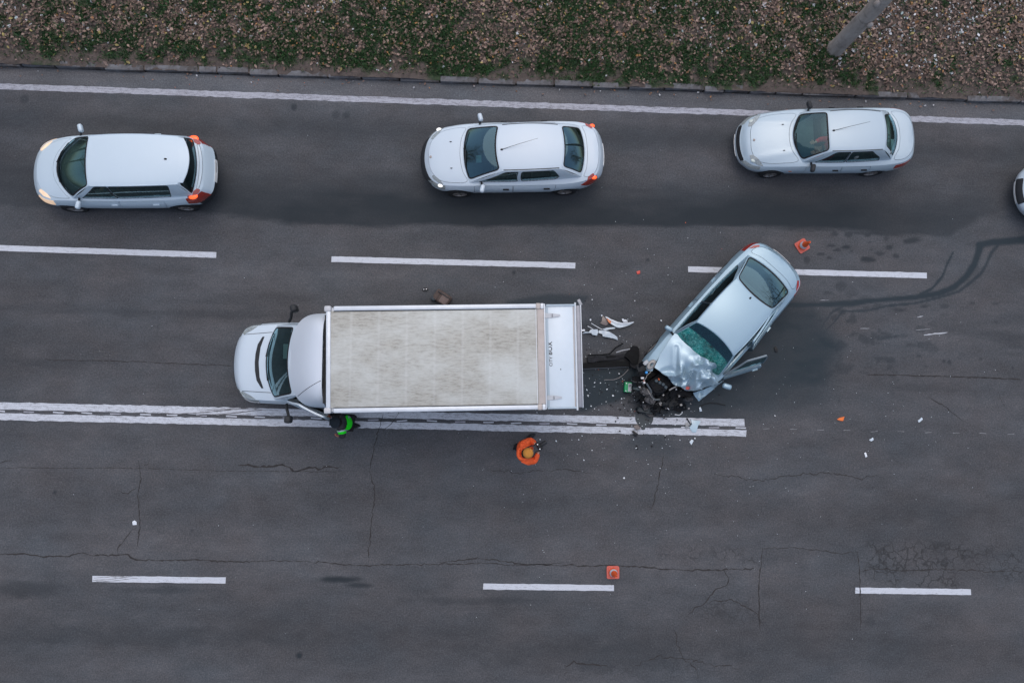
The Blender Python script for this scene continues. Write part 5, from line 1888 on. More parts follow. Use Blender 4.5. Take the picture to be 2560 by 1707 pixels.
up = R_(180 - 228.9)
eng = lump('engine_block', e7(760, 520, .48), (.62, .42, .34), K['dk'], up + R_(38), 3, .15)
for k, (x, y) in enumerate(((700, 450), (775, 490), (848, 530), (905, 590))):
    p = e7(x, y, .66)
    MB().lathe([(0, .05), (.035, .05), (.045, .03), (.045, -.06)], 12, Matrix.Translation(p)).build('coil_cap', plain('coil_plastic', (0.05, 0.07, 0.085), .4), eng)
MB().tube([e7(620, 640, .6), e7(700, 700, .64), e7(800, 690, .64), e7(900, 640, .62)], .045, 10).build('intake_pipe', K['dk'], eng)
MB().tube([e7(640, 740, .58), e7(760, 720, .62), e7(860, 700, .60)], .028, 8).build('intake_pipe', K['mid'], eng)
lump('gearbox_casing', e7(480, 690, .52), (.16, .30, .18), K['grey'], up + R_(72), 5, .3)
lump('gearbox_casing', e7(555, 850, .42), (.20, .24, .2), K['grey'], up + R_(60), 6, .35)
lump('battery_tray', e7(380, 200, .72), (.22, .26, .10), K['mid'], up + R_(20), 7, .3)
lump('fuse_box', e7(400, 300, .74), (.18, .14, .1), K['dk'], up + R_(12), 8, .3)
mb = MB()
p = e7(600, 100, .84)
mb.lathe([(.035, .02), (.05, .035), (.10, .02), (.115, -.02), (.10, -.05)], 18, Matrix.Translation(p) @ Matrix.Diagonal((1.3, .8, 1, 1)))
mb.build('strut_mount', K['pale'], WRK)
lump('reservoir', e7(478, 55, .82), (.13, .09, .07), K['white'] if False else plain('milky_plastic', (0.36, 0.38, 0.40), .4), up + R_(40), 9, .2)
MB().lathe([(0, .03), (.03, .03), (.034, .02), (.034, -.03)], 14, Matrix.Translation(e7(487, 270, .82))).build('fluid_cap', K['blue'], WRK)
lump('connector', e7(400, 390, .76), (.075, .05, .05), K['white'], up, 10, .15)
lump('connector', e7(440, 490, .74), (.05, .045, .05), K['white'], up + .5, 11, .2)
lump('connector', e7(433, 450, .74), (.035, .04, .04), plain('pink_plastic', (0.45, 0.22, 0.18), .5), up, 12, .2)
MB().tube([e7(x, y, z) for x, y, z in ((485, 500, .70), (530, 570, .66), (585, 660, .62), (595, 740, .58), (620, 820, .54), (680, 862, .52), (780, 856, .5))], .024, 8).build('hose', plain('rubber_hose', (0.085, 0.10, 0.11), .5), WRK)
MB().tube([e7(x, y, .78) for x, y in ((610, 220), (560, 280), (500, 330), (480, 390), (440, 440))], .008, 6).build('cable', K['pale'], WRK)
MB().tube([e7(985, 655, .74), e7(1060, 612, .76), e7(1135, 575, .78)], .017, 8).build('metal_tube', K['pale'], WRK)
lump('red_cover', e7(1350, 605, .72), (.17, .08, .08), K['red'], up - R_(10), 13, .3)
lump('plug', e7(758, 415, .67), (.03, .05, .03), K['org'], up + .4, 14, .2)
lump('bent_bracket', e7(770, 960, .32), (.13, .09, .1), K['pale'], up + R_(50), 15, .5)
lump('alternator', e7(880, 930, .34), (.15, .16, .16), K['mid'], up, 16, .3)
lump('radiator_remains', e7(1120, 880, .30), (.50, .22, .12), K['mid'], up + R_(40), 17, .5)
lump('radiator_remains', e7(960, 760, .42), (.34, .2, .14), K['dk'], up + R_(30), 18, .5)
lump('lamp_carrier', e7(360, 640, .45), (.08, .34, .14), plain('dark_blue_grey', (0.04, 0.06, 0.07), .45), up + R_(80), 19, .4)
lump('pump', e7(420, 880, .36), (.16, .15, .14), K['dk'], up, 20, .4)
lump('pump', e7(430, 970, .26), (.10, .10, .1), K['grey'], up, 21, .4)
lump('splash_guard', e7(720, 1060, .12), (.34, .20, .10), K['mid'], up + R_(30), 22, .5)
lump('splash_guard', e7(450, 1090, .12), (.34, .16, .10), plain('wet_black_plastic', (0.035, 0.045, 0.05), .35), up + R_(-8), 23, .4)
lump('fan_shroud', e7(1160, 700, .45), (.50, .18, .12), K['dk'], up - R_(15), 24, .5)
lump('fan_shroud', e7(1350, 720, .46), (.30, .14, .12), K['dk'], up - R_(20), 25, .5)
r = random.Random(5)
for k in range(10):
    x, y = r.uniform(330, 1300), r.uniform(200, 950)
    if y < 350 and x > 700: y += 400
    pts = []
    a = r.uniform(0, 6.28)
    for j in range(6):
        pts.append(e7(x, y, .50 + .2 * r.random() + (.2 if y < 500 else 0)))
        a += r.uniform(-.8, .8)
        x += math.cos(a) * 55
        y += math.sin(a) * 55
    MB().tube(pts, r.uniform(.006, .012), 6).build('loom_wire', r.choice([K['dk'], K['dk'], K['mid'], K['pale']]), WRK)
def scrap(name, c, s, mat, seed, tilt=.5):
    """a torn, bent sheet of plastic or metal"""
    rn = random.Random(seed)
    n = rn.randint(7, 11)
    poly = [(math.cos(6.283 * i / n) * s * rn.uniform(.35, 1.1), math.sin(6.283 * i / n) * s * rn.uniform(.2, .75)) for i in range(n)]
    Q = (Matrix.Rotation(rn.uniform(0, 6.28), 4, 'Z') @ Matrix.Rotation(rn.uniform(-tilt, tilt), 4, 'X') @ Matrix.Rotation(rn.uniform(-tilt, tilt), 4, 'Y')).to_3x3()
    Qn = np.array([list(r_) for r_ in Q])

    def f(x, y):
        z = s * (.5 * (fbm(x + seed, y, 700 + seed, s * .8, s * .5, 3) - .5) + .5 * (x / s) ** 2 * rn_c)
        return np.stack([x, y, z], -1) @ Qn.T + np.array(tuple(c))
    rn_c = rn.uniform(-1, 1)
    patch(MB_ := MB(), poly, [], f, 1, max(.02, s / 6), lip=.006)
    return MB_.build(name, mat, WRK, ang=35)


for k, (x, y, z, s) in enumerate(((620, 1010, .16, .22), (760, 1040, .12, .24), (900, 1020, .14, .26), (330, 1080, .08, .18), (560, 1110, .08, .24), (1010, 960, .25, .26), (1230, 850, .38, .24), (1420, 760, .46, .2), (300, 450, .55, .2), (340, 560, .5, .18), (680, 960, .34, .2), (1180, 1000, .12, .26),
                                  (1300, 800, .4, .2), (1080, 740, .55, .2), (480, 1000, .22, .2), (820, 830, .5, .16), (620, 560, .66, .12), (340, 760, .4, .18), (400, 130, .78, .16), (1400, 850, .25, .16))):
    scrap('torn_panel', e7(x, y, z), s, (K['dk'], K['dk'], K['mid'], K['dk'], K['grey'])[k % 5], 200 + k)
for k in range(26):
    x, y = r.uniform(320, 1300), r.uniform(480, 1080)
    a, z, pts = r.uniform(0, 6.28), r.uniform(.2, .6), []
    if y > 950: z = r.uniform(.05, .25)
    for j in range(7):
        pts.append(e7(x, y, max(.03, z + r.uniform(-.06, .08))))
        a += r.uniform(-.9, .9)
        x += math.cos(a) * 45
        y += math.sin(a) * 45
    MB().tube(pts, r.choice([.005, .008, .008, .014, .02]), 6).build('loom_wire', r.choice([K['dk'], K['dk'], K['dk'], K['mid'], K['grey']]), WRK)
for k in range(40):
    x, y = r.uniform(330, 1450), r.uniform(560, 1080)
    lump('broken_bit', e7(x, y, r.uniform(.42, .62)), [r.uniform(.015, .05) for _ in range(3)], r.choice([K['pale'], K['grey'], K['mid'], K['white']]), r.uniform(0, 3), 60 + k, .6)


# ================================================================== PEOPLE
def skin(name, pts, edges, mat, parent, sub=2, root=0, dense=False):
    """one continuous surface grown over a skeleton: pts = [(co, radius or (rx, ry))]"""
    me = bpy.data.meshes.new(name)
    me.from_pydata([tuple(p[0]) for p in pts], edges, [])
    o = bpy.data.objects.new(name, me)
    COL.objects.link(o)
    o.modifiers.new('skin', 'SKIN')
    for i, p in enumerate(pts):
        sv = me.skin_vertices[0].data[i]
        sv.radius = p[1] if hasattr(p[1], '__len__') else (p[1], p[1])
        sv.use_root = (i == root)
    sb = o.modifiers.new('sub', 'SUBSURF')
    sb.levels = sb.render_levels = sub
    bpy.context.view_layer.update()
    me2 = bpy.data.meshes.new_from_object(o.evaluated_get(bpy.context.evaluated_depsgraph_get()))
    bpy.data.objects.remove(o)
    bpy.data.meshes.remove(me)
    me2.name = name
    me2.materials.clear()
    me2.materials.append(mat)
    me2.polygons.foreach_set('use_smooth', [True] * len(me2.polygons))
    o = bpy.data.objects.new(name, me2)
    return link(o, parent)


def absorb(o, mb):
    """append loose pieces (fingers, nose, ears) to a body mesh"""
    bm = bmesh.new()
    bm.from_mesh(o.data)
    tmp = mb.mesh('tmp', None)
    bm.from_mesh(tmp)
    bm.to_mesh(o.data)
    bm.free()
    o.data.polygons.foreach_set('use_smooth', [True] * len(o.data.polygons))


def fingers(mb, wrist, hand_dir, palm_n, curl=.6, s=1.0):
    """palm, four unequal curled fingers and a thumb"""
    d = Vector(hand_dir).normalized()
    n = Vector(palm_n).normalized()
    n = (n - d * n.dot(d)).normalized()
    side = d.cross(n)
    w = Vector(wrist)
    mb.ball(w + d * .045 * s, (.046 * s, .040 * s, .018 * s), 12, 8, Matrix((d, side, n)).transposed().to_4x4())
    for k, L in enumerate((.066, .076, .071, .055)):
        b = w + d * .078 * s + side * (k - 1.5) * .021 * s
        dd, p, pts = d.copy(), b, [b - d * .02 * s, b]
        for j in range(3):
            dd = (dd + n * curl * .8).normalized()
            p = p + dd * L * s * (.45, .32, .25)[j]
            pts.append(p)
        mb.tube(pts, [.0095 * s, .0095 * s, .0088 * s, .008 * s, .006 * s], 7)
    b = w + d * .025 * s - side * .038 * s
    t1 = (d * .7 - side * .6 + n * .3).normalized()
    mb.tube([b, b + t1 * .032 * s, b + t1 * .05 * s + n * .016 * s + d * .01 * s], [.012 * s, .011 * s, .008 * s], 7)


def head_bits(mb, c, fwd, up):
    """nose, ears, brow, lips and eyes on a head centred at c"""
    f, u = Vector(fwd).normalized(), Vector(up).normalized()
    sd_ = f.cross(u)
    mb.tube([c + f * .095 + u * .02, c + f * .122 - u * .018, c + f * .10 - u * .03], [.010, .015, .012], 7)
    mb.tube([c + f * .098 - u * .058 - sd_ * .022, c + f * .108 - u * .055, c + f * .098 - u * .058 + sd_ * .022], [.005, .008, .005], 6)
    for k in (1, -1):
        mb.ball(c + sd_ * .082 * k - u * .005, (.016, .016, .03), 8, 6)
        mb.ball(c + f * .088 + sd_ * .033 * k + u * .012, .012, 8, 6)


V_ = Vector
# ---- photographer in orange
q3 = lambda x, y, z: V_(P(1260 + x * .0701, 1070 + y * .0701, z))
ph = tag(empty('person', tuple(P(1306, 1103)[:2]) + (0,)), 'person in an orange jacket and mustard beanie holding a camera beside the double line', 'person')
L0 = V_(ph.location)
q3l = lambda x, y, z: q3(x, y, z) - L0
hd = q3l(858, 885, 1.66)
fw = (q3l(1230, 640, 1.5) - q3l(830, 880, 1.5)).normalized()
lf = V_((-fw.y, fw.x, 0))
pel = q3l(690, 760, .96)
che = q3l(745, 840, 1.30)
nek = q3l(790, 880, 1.50)
sL, sR = q3l(660, 560, 1.42), q3l(690, 1120, 1.42)
eL, eR = q3l(960, 455, 1.22), q3l(1080, 1175, 1.20)
hL, hR = q3l(1130, 560, 1.36), q3l(1240, 840, 1.34)
fL, fR = q3l(900, 330, .06), q3l(420, 700, .06)
kL, kR = (fL + pel) / 2 + V_((.03, .0, .06)), (fR + pel) / 2 + V_((.05, 0, .06))
up = V_((0, 0, 1))
body = skin('body', [(pel, .09), (che, (.10, .08)), (nek, .055), (hd, (.088, .092)), (hd + up * .075, .06), (sL, .045), (eL, .036), (hL, .026), (sR, .045), (eR, .036), (hR, .026), (pel + lf * .09 - up * .05, .09), (kL, .06), (fL, .04), (pel - lf * .09 - up * .05, .09), (kR, .06), (fR, .04)],
            [(0, 1), (1, 2), (2, 3), (3, 4), (1, 5), (5, 6), (6, 7), (1, 8), (8, 9), (9, 10), (0, 11), (11, 12), (12, 13), (0, 14), (14, 15), (15, 16)], M['skin'], ph)
cam_c = q3l(1240, 645, 1.42)
mb = MB()
head_bits(mb, hd, fw, up)
fingers(mb, hL, (cam_c - hL) + fw * .05, -lf, .45, 1.0)
fingers(mb, hR, (cam_c - hR) + fw * .10, lf, .35, 1.0)
absorb(body, mb)
MO = NT('orange_jacket')
v = MO.coord()
f = MO.noise(v, 6, 5, .6)
MO.set(Base_Color=MO.ramp(f, [(.3, (0.62, 0.075, 0.012)), (.7, (0.82, 0.115, 0.022))]), Roughness=.7)
MO.bump(MO.noise(v, 11, 4, .55), .9, .03)
MO = MO.m
skin('jacket', [(pel - up * .02, (.21, .18)), (q3l(740, 790, 1.15), (.21, .18)), (che, (.215, .18)), (nek - up * .03, .11), (sL, .115), ((sL + eL) / 2 + up * .01, .11), (eL, .10), ((eL + hL) / 2, .08), (hL - (hL - eL) * .12, .056), (sR, .115), ((sR + eR) / 2 + up * .01, .11), (eR, .10), ((eR + hR) / 2, .08), (hR - (hR - eR) * .12, .052), (q3l(560, 900, 1.44), .095), (q3l(960, 730, 1.22), .12)],
     [(0, 1), (1, 2), (2, 3), (2, 4), (4, 5), (5, 6), (6, 7), (7, 8), (2, 9), (9, 10), (10, 11), (11, 12), (12, 13), (2, 14), (2, 15)], MO, ph, sub=3)
hood = q3l(690, 900, 1.52)
MB().tube([hood + V_((math.cos(a) * .115, math.sin(a) * .135, -.02 + .03 * math.cos(a))) for a in np.linspace(0, 6.28, 17)], .045, 10, cap=False).build('hood', MO, ph)
MB().ball(q3l(745, 900, 1.57), (.085, .105, .09), 14, 10).build('hair', plain('dark_hair', (0.018, 0.014, 0.012), .7), ph)
bn = MB()
Mb = Matrix.Translation(hd + up * .035)
bn.lathe([(.117, -.05), (.122, -.03), (.122, 0), (.114, .045), (.092, .082), (.05, .105), (0, .112)], 28, Mb)
MBE = NT('mustard_knit')
v = MBE.coord()
wv = MBE.n('TexWave', wave_type='BANDS')
wv.inputs['Scale'].default_value = 38
MBE.l(v, wv.inputs['Vector'])
MBE.set(Base_Color=MBE.mix(.25, (0.50, 0.215, 0.035), MBE.ramp(wv.outputs['Fac'], [(0, (.36, .14, .02)), (1, (.6, .27, .05))])), Roughness=.9)
bn.build('beanie', MBE.m, ph)
mdk = plain('dark_trousers', (0.018, 0.018, 0.021), .85, var=.3)
skin('trousers', [(pel - up * .0, (.15, .14)), (pel + lf * .09 - up * .08, .11), (kL, .085), (fL + up * .06, .068), (pel - lf * .09 - up * .08, .11), (kR, .085), (fR + up * .06, .068)], [(0, 1), (1, 2), (2, 3), (0, 4), (4, 5), (5, 6)], mdk, ph)
for f_ in (fL, fR):
    MB().ball(f_ + fw * .05 - up * .005, (.13, .055, .055), 14, 8, Matrix.Rotation(math.atan2(fw.y, fw.x), 4, 'Z')).build('shoe', M['black'], ph)
# camera held in both hands: a thing of its own
kam = tag(empty('camera', tuple(cam_c + L0), math.atan2(fw.y, fw.x)), 'black camera with lens and shoulder strap held by the person in orange', 'camera')
kam.scale = (1.25, 1.25, 1.25)
kb = MB().box((0, 0, 0), (.075, .15, .10), .018, seg=3).box((.0, 0, .055), (.06, .06, .035), .012).box((.03, -.055, 0), (.05, .035, .1), .014)
kb.build('camera_body', M['black'], kam)
MB().lathe([(.0, .16), (.032, .165), (.038, .15), (.040, .06), (.034, .05), (.036, .0)], 20, Matrix.Rotation(R_(90), 4, 'Y')).build('lens', M['trim'], kam)
for (x, y) in ((-.005, .045), (-.01, -.05)): MB().lathe([(0, .066), (.012, .066), (.013, .045)], 12, Matrix.Translation((x, y, 0))).build('dial', M['alu'], kam)
ld = [V_((-.01, .075, .03)), q3l(1090, 605, 1.5) - cam_c, q3l(930, 640, 1.50) - cam_c, q3l(850, 680, 1.56) - cam_c, q3l(760, 730, 1.60) - cam_c, q3l(690, 830, 1.60) - cam_c]
rz = Matrix.Rotation(-math.atan2(fw.y, fw.x), 3, 'Z') * .8
MB().tube([ld[0]] + [rz @ p for p in ld[1:]], .011, 6).build('strap', M['black'], kam)
MB().tube([V_((-.01, -.08, .03))] + [rz @ (q3l(x, y, z) - cam_c) for x, y, z in ((1150, 830, 1.45), (1090, 930, 1.46), (1060, 1010, 1.48), (960, 1010, 1.52))], .011, 6).build('strap', M['black'], kam)

# ---- officer leaning to the cab
q4 = lambda x, y, z: V_(P(800 + x * .0638, 1010 + y * .0638, z))
of = tag(empty('person', tuple(P(868, 1050)[:2]) + (0,)), 'person in black with a green hi-vis band and dark cap leaning towards the cab door', 'person')
L1 = V_(of.location)
o4 = lambda x, y, z: q4(x, y, z) - L1
hd = o4(640, 720, 1.52)
pel = o4(1080, 720, .98)
che = o4(900, 740, 1.30)
nek = o4(760, 735, 1.44)
sL, sR = o4(830, 970, 1.36), o4(800, 510, 1.36)
eL, eR = o4(910, 1260, 1.18), o4(590, 420, 1.22)
hL, hR = o4(760, 1265, 1.02), o4(430, 510, 1.24)
fA, fB = o4(1290, 500, .06), o4(1430, 850, .06)
kA, kB = (fA + pel) / 2 + V_((-.05, 0, .05)), (fB + pel) / 2 + V_((-.05, 0, .05))
fw = V_((-1, .05, 0)).normalized()
sd_ = V_((-fw.y, fw.x, 0))
body = skin('body', [(pel, .09), (che, (.10, .08)), (nek, .05), (hd, (.088, .092)), (hd + up * .07, .06), (sL, .045), (eL, .036), (hL, .024), (sR, .045), (eR, .036), (hR, .026), (pel + sd_ * .09 - up * .05, .09), (kB, .06), (fB, .04), (pel - sd_ * .09 - up * .05, .09), (kA, .06), (fA, .04)],
            [(0, 1), (1, 2), (2, 3), (3, 4), (1, 5), (5, 6), (6, 7), (1, 8), (8, 9), (9, 10), (0, 11), (11, 12), (12, 13), (0, 14), (14, 15), (15, 16)], plain('ruddy_skin', (0.42, 0.16, 0.11), .55), of)
mb = MB()
head_bits(mb, hd, fw - up * .3, up + fw * .3)
fingers(mb, hL, V_((-.6, .1, -.5)), V_((0, 1, 0)), .5)
fingers(mb, hR, V_((-1, -.15, -.1)), V_((0, -.2, -1)), .75, 1.15)
absorb(body, mb)
mbk = NT('black_uniform')
v = mbk.coord()
mbk.set(Base_Color=mbk.ramp(mbk.noise(v, 9, 5), [(.3, (0.014, 0.014, 0.017)), (.7, (0.030, 0.029, 0.033))]), Roughness=.75)
mbk.bump(mbk.noise(v, 12, 4), .7, .02)
mbk = mbk.m
jk = skin('jacket', [(pel, (.19, .155)), ((pel + che) / 2, (.185, .15)), (che, (.19, .15)), (nek - V_((.0, 0, .01)), .085), (sL, .11), ((sL + eL) / 2, .09), (eL, .075), ((eL + hL) / 2, .06), (hL - (hL - eL) * .1, .045), (sR, .10), ((sR + eR) / 2, .085), (eR, .075), ((eR + hR) / 2, .058), (hR - (hR - eR) * .1, .045)],
          [(0, 1), (1, 2), (2, 3), (2, 4), (4, 5), (5, 6), (6, 7), (7, 8), (2, 9), (9, 10), (10, 11), (11, 12), (12, 13)], mbk, of, sub=3)
# hi-vis band laid over the jacket
def drape(name, trace, w, off, mat, zmin=1.0):
    tr = [(o4(x, y, 1.28)[0], o4(x, y, 1.28)[1]) for x, y in trace]
    me = jk.data
    co = np.array([tuple(vv.co) for vv in me.vertices])
    no = np.array([tuple(vv.normal) for vv in me.vertices])
    d, _ = dist_poly(co[:, 0], co[:, 1], tr)
    ok = (d < w) & (no[:, 2] > -.35) & (co[:, 2] > zmin)
    mb = MB()
    use = [p for p in me.polygons if all(ok[i] for i in p.vertices)]
    ids = sorted({i for p in use for i in p.vertices})
    mp = {k: i for i, k in enumerate(ids)}
    mb.add(co[ids] + no[ids] * off, [[mp[i] for i in p.vertices] for p in use])
    return mb.build(name, mat, of)


MGN = plain('hi_vis_green', (0.004, 0.80, 0.004), .6, 0, .1, 8, emit=0.0)
hv = drape('hi_vis_band', [(1060, 450), (1120, 600), (1130, 760), (1100, 920), (1020, 1060), (820, 1100), (620, 1090), (570, 960)], .048, .012, MGN)
drape('reflective_strip', [(600, 1060), (760, 1050), (900, 1030), (1040, 1010)], .020, .017, plain('silver_tape', (0.50, 0.56, 0.60), .35, .2))
drape('reflective_strip', [(1080, 490), (1110, 560)], .020, .017, plain('silver_tape', (0.5, 0.56, 0.6), .35, .2))
MB().ball(hd + V_((.03, 0, -.01)), (.10, .094, .095), 14, 10).build('hair', plain('dark_hair', (0.018, 0.014, 0.012), .7), of)
cp = MB()
Mc = Matrix.Translation(hd + up * .03) @ Matrix.Rotation(R_(18), 4, 'Y').inverted()
cp.lathe([(.10, -.03), (.108, .0), (.122, .045), (.128, .06), (.10, .075), (0, .082)], 28, Mc)
cp.box((0, 0, 0), (.10, .15, .012), .005, M=Matrix.Translation(hd + fw * .11 + up * .0))
cp.build('cap', plain('navy_cap', (0.012, 0.018, 0.024), .8), of)
MB().box((0, 0, 0), (.03, .03, .02), .006, M=Matrix.Translation(hd + up * .105 + V_((-.0, .075, -.025)))).build('cap_badge', M['alu'], of)
skin('trousers', [(pel, (.15, .14)), (pel + sd_ * .09 - up * .08, .11), (kB, .088), (fB + up * .06, .07), (pel - sd_ * .09 - up * .08, .11), (kA, .088), (fA + up * .06, .07)], [(0, 1), (1, 2), (2, 3), (0, 4), (4, 5), (5, 6)], mdk, of)
for f_ in (fA, fB):
    MB().ball(f_ + fw * .04 - up * .005, (.14, .055, .055), 14, 8).build('shoe', M['black'], of)


# ---- people at the wheel
def driver(root, x, y, zs, col, label, both=True):
    """seated driver in the car's own frame, both hands on the wheel"""
    nm = 'sleeve_' + str(round(col[0] * 100))
    p = tag(empty('person', tuple((root.matrix_basis @ V_((x, y, zs)))), root.rotation_euler.z), label, 'person')
    pl, ch_, nk, h = V_((0, 0, .05)), V_((.02, 0, .38)), V_((.05, 0, .55)), V_((.07, 0, .68))
    b = skin('body', [(pl, .13), (ch_, (.14, .11)), (nk, .05), (h, (.082, .088)), (h + up * .07, .06), (V_((.02, .19, .46)), .055), (V_((.20, .27, .28)), .042), (V_((.42, .14, .38)), .03), (V_((.02, -.19, .46)), .055), (V_((.20, -.27, .28)), .042), (V_((.42, -.14, .38)), .03), (V_((.4, .1, .06)), .08), (V_((.62, .1, -.25)), .05), (V_((.4, -.1, .06)), .08), (V_((.62, -.1, -.25)), .05)],
             [(0, 1), (1, 2), (2, 3), (3, 4), (1, 5), (5, 6), (6, 7), (1, 8), (8, 9), (9, 10), (0, 11), (11, 12), (0, 13), (13, 14)], M['skin'], p)
    mb = MB()
    head_bits(mb, h, (1, 0, 0), up)
    for s_ in (1, -1): fingers(mb, V_((.42, .14 * s_, .38)), V_((.6, -.1 * s_, .5)), V_((.3, 0, -1)), .8)
    absorb(b, mb)
    skin('jacket', [(pl + up * .03, (.165, .14)), (ch_, (.175, .135)), (nk - up * .05, .07), (V_((.02, .19, .46)), .085), (V_((.20, .27, .28)), .07), (V_((.38, .165, .36)), .048), (V_((.02, -.19, .46)), .085), (V_((.20, -.27, .28)), .07), (V_((.38, -.165, .36)), .048)], [(0, 1), (1, 2), (1, 3), (3, 4), (4, 5), (1, 6), (6, 7), (7, 8)], plain(nm, col, .8), p)
    MB().ball(h + V_((-.02, 0, .035)), (.098, .092, .085), 14, 10).build('hair', plain('brown_hair', (0.03, 0.02, 0.014), .7), p)


driver(HAT, -.03, .27, .46, (0.80, 0.035, 0.04), 'person in a red jacket driving the silver hatchback, seen through its glass')
driver(MPVO, .14, .37, .62, (0.25, 0.27, 0.27), 'person in grey at the wheel of the white people carrier')
driver(SAL, .02, .37, .53, (0.05, 0.06, 0.07), 'person in dark clothes at the wheel of the white saloon')
# things lying behind the hatchback's rear glass
for (nm, lab, cat, px, py, sz, mat) in (('paper_sheet', 'pale sheet lying on the rear shelf of the silver hatchback', 'paper', 2227, 361, (.20, .27, .006), plain('pale_card', (0.50, 0.62, 0.66), .6)),
                                       ('cushion', 'small white round cushion behind the rear glass of the silver hatchback', 'cushion', 2217, 321, (.09, .11, .06), plain('white_cloth', (0.6, 0.62, 0.66), .8))):
    p = P(px, py, 1.03)
    o = MB().box((0, 0, 0), sz, min(sz) * .45, seg=3).build(nm, mat)
    o.location = (p[0], p[1], 1.0)
    o.rotation_euler.z = R_(2.7)
    tag(o, lab, cat)
p = P(1197, 397, 1.06)
o = MB().box((0, 0, 0), (.13, .18, .004)).build('paper_sheet', plain('cyan_white_paper', (0.50, 0.75, 0.74), .5))
o.location = (p[0], p[1], 1.035)
o.rotation_euler.z = R_(3)
tag(o, 'pale cyan sheet behind the windscreen of the white saloon', 'paper')

# ================================================================== CONES
MCB = plain('faded_cone_base', (0.52, 0.115, 0.085), .75, 0, .14, 14)
MCO = plain('cone_orange', (0.72, 0.10, 0.018), .55, 0, .12, 14)
MCW = plain('cone_white_band', (0.60, 0.66, 0.72), .5, 0, .08, 14)
def cone(px, py, rz, lab):
    p = P(px, py)
    o = tag(empty('traffic_cone', (p[0], p[1], .006), R_(rz)), lab, 'traffic cone', 'orange traffic cones set out round the crash')
    rr_ = .038
    sq = rounded([(-.155, -.155), (.155, -.155), (.155, .155), (-.155, .155)], .05, 5)
    MB().prism([tuple(q) for q in sq], 0, .03).box((0, 0, .036), (.22, .22, .016), .02).build('base', MCB, o)
    r0, r1, h = .105, .022, .50
    rad = lambda z: r0 + (r1 - r0) * (z - .04) / (h - .04)
    c_ = MB().lathe([(rad(.04) + .008, .04), (rad(.08), .08), (rad(.12), .12), (rad(.3), .3), (rad(.47), .47), (r1 + .006, h), (r1 - .004, h), (r1 - .006, .40), (0, .40)], 28).build('cone', MCO, o)
    MB().lathe([(rad(.10) + .003, .10), (rad(.10) + .005, .105), (rad(.20) + .005, .20), (rad(.20) + .003, .205)], 28).build('band', MCW, c_)


cone(1532, 1429.5, 1, 'orange cone with white band near the bottom lane dash')
cone(2004.5, 615.5, 33, 'orange cone standing askew behind the boot of the wrecked saloon')

# ================================================================== DEBRIS
def shard(name, pts, zh, mat, label, cat, group=None, z=.006, warp=0.0, lip=None, step=.03, build_only=False):
    """a broken flat-ish piece, curled, traced at its real place; origin at its own middle"""
    w = [P(px, py, z)[:2] for px, py in pts]
    c = np.mean(w, 0)
    q = [tuple(p - c) for p in w]
    ext = max(np.ptp([p[0] for p in q]), np.ptp([p[1] for p in q]))
    mb = MB()
    ph_ = nrg.random() * 6.28
    f = lambda x, y: np.stack([x, y, z + zh * (.35 + .65 * np.clip(1 - (np.hypot(x, y) / (ext * .55)) ** 2, 0, 1)) + warp * (fbm(x + ph_, y, 601, .08, .08, 3) - .4)], -1)
    patch(mb, q, [], f, 1, max(.012, min(step, ext / 6)), lip=lip if lip else max(.006, zh * .5))
    o = mb.build(name, mat, ang=40)
    o.location = (c[0], c[1], 0)
    if label: tag(o, label, cat, group)
    return o


z6 = lambda pts: [(1440 + x * .0765, 780 + y * .0765) for x, y in pts]
z1 = lambda pts: [(1400 + x * .2295, 740 + y * .2295) for x, y in pts]
MLN = plain('clear_lamp_plastic', (0.50, 0.58, 0.64), .2, 0, .25, 16, coat=.6)
MBS = plain('silver_bumper_skin', (0.40, 0.47, 0.53), .4, .1, .12, 12, coat=.3)
MBR = plain('brown_smoked_plastic', (0.13, 0.105, 0.10), .3, 0, .2, 14)
MWH = plain('white_plastic', (0.62, 0.66, 0.70), .4, 0, .12, 14)
hl = shard('headlamp', z6([(945, 150), (985, 150), (1130, 240), (1350, 330), (1500, 362), (1700, 350), (1890, 318), (1885, 345), (1760, 420), (1600, 480), (1430, 522), (1330, 512), (1220, 450), (1140, 400), (1050, 330), (985, 220)]), .07, MLN, 'torn-off crescent headlamp with an amber corner, behind the truck', 'headlamp', step=.025)
a_ = shard('indicator', z6([(985, 200), (1150, 275), (1140, 330), (1118, 392), (1050, 330)]), .05, M['amber'], None, None, z=.04)
a_.location = V_(a_.location) - V_(hl.location)
a_.parent = hl
a_ = shard('lamp_rim', z6([(950, 150), (1130, 245), (1350, 335), (1500, 368), (1700, 352), (1885, 322), (1700, 385), (1500, 398), (1340, 370), (1120, 280)]), .03, MWH, None, None, z=.075)
a_.location = V_(a_.location) - V_(hl.location)
a_.parent = hl
shard('lamp_housing', z6([(870, 110), (960, 200), (1060, 350), (1040, 400), (980, 440), (880, 420), (780, 365), (830, 310)]), .03, MBR, 'brown smoked plastic flap beside the amber end of the headlamp', 'car part')
shard('plastic_clip', z6([(1490, 230), (1530, 215), (1560, 250), (1640, 260), (1690, 310), (1680, 330), (1550, 340), (1510, 300)]), .05, MWH, 'small white clip just above the crescent headlamp', 'car part')
shard('bumper_piece', z6([(200, 710), (290, 645), (410, 655), (480, 578), (700, 565), (725, 650), (680, 772), (520, 745), (500, 690), (390, 690)]), .05, MBS, 'grey silver bumper piece with a tab, nearest the hatch behind the truck', 'car part', warp=.03)
shard('bumper_piece', z6([(740, 600), (880, 608), (1060, 640), (1250, 750), (1340, 820), (1362, 918), (1200, 860), (870, 805), (850, 720), (730, 690)]), .06, MBS, 'long curved grey silver bumper piece tapering down to the right', 'car part', warp=.03)
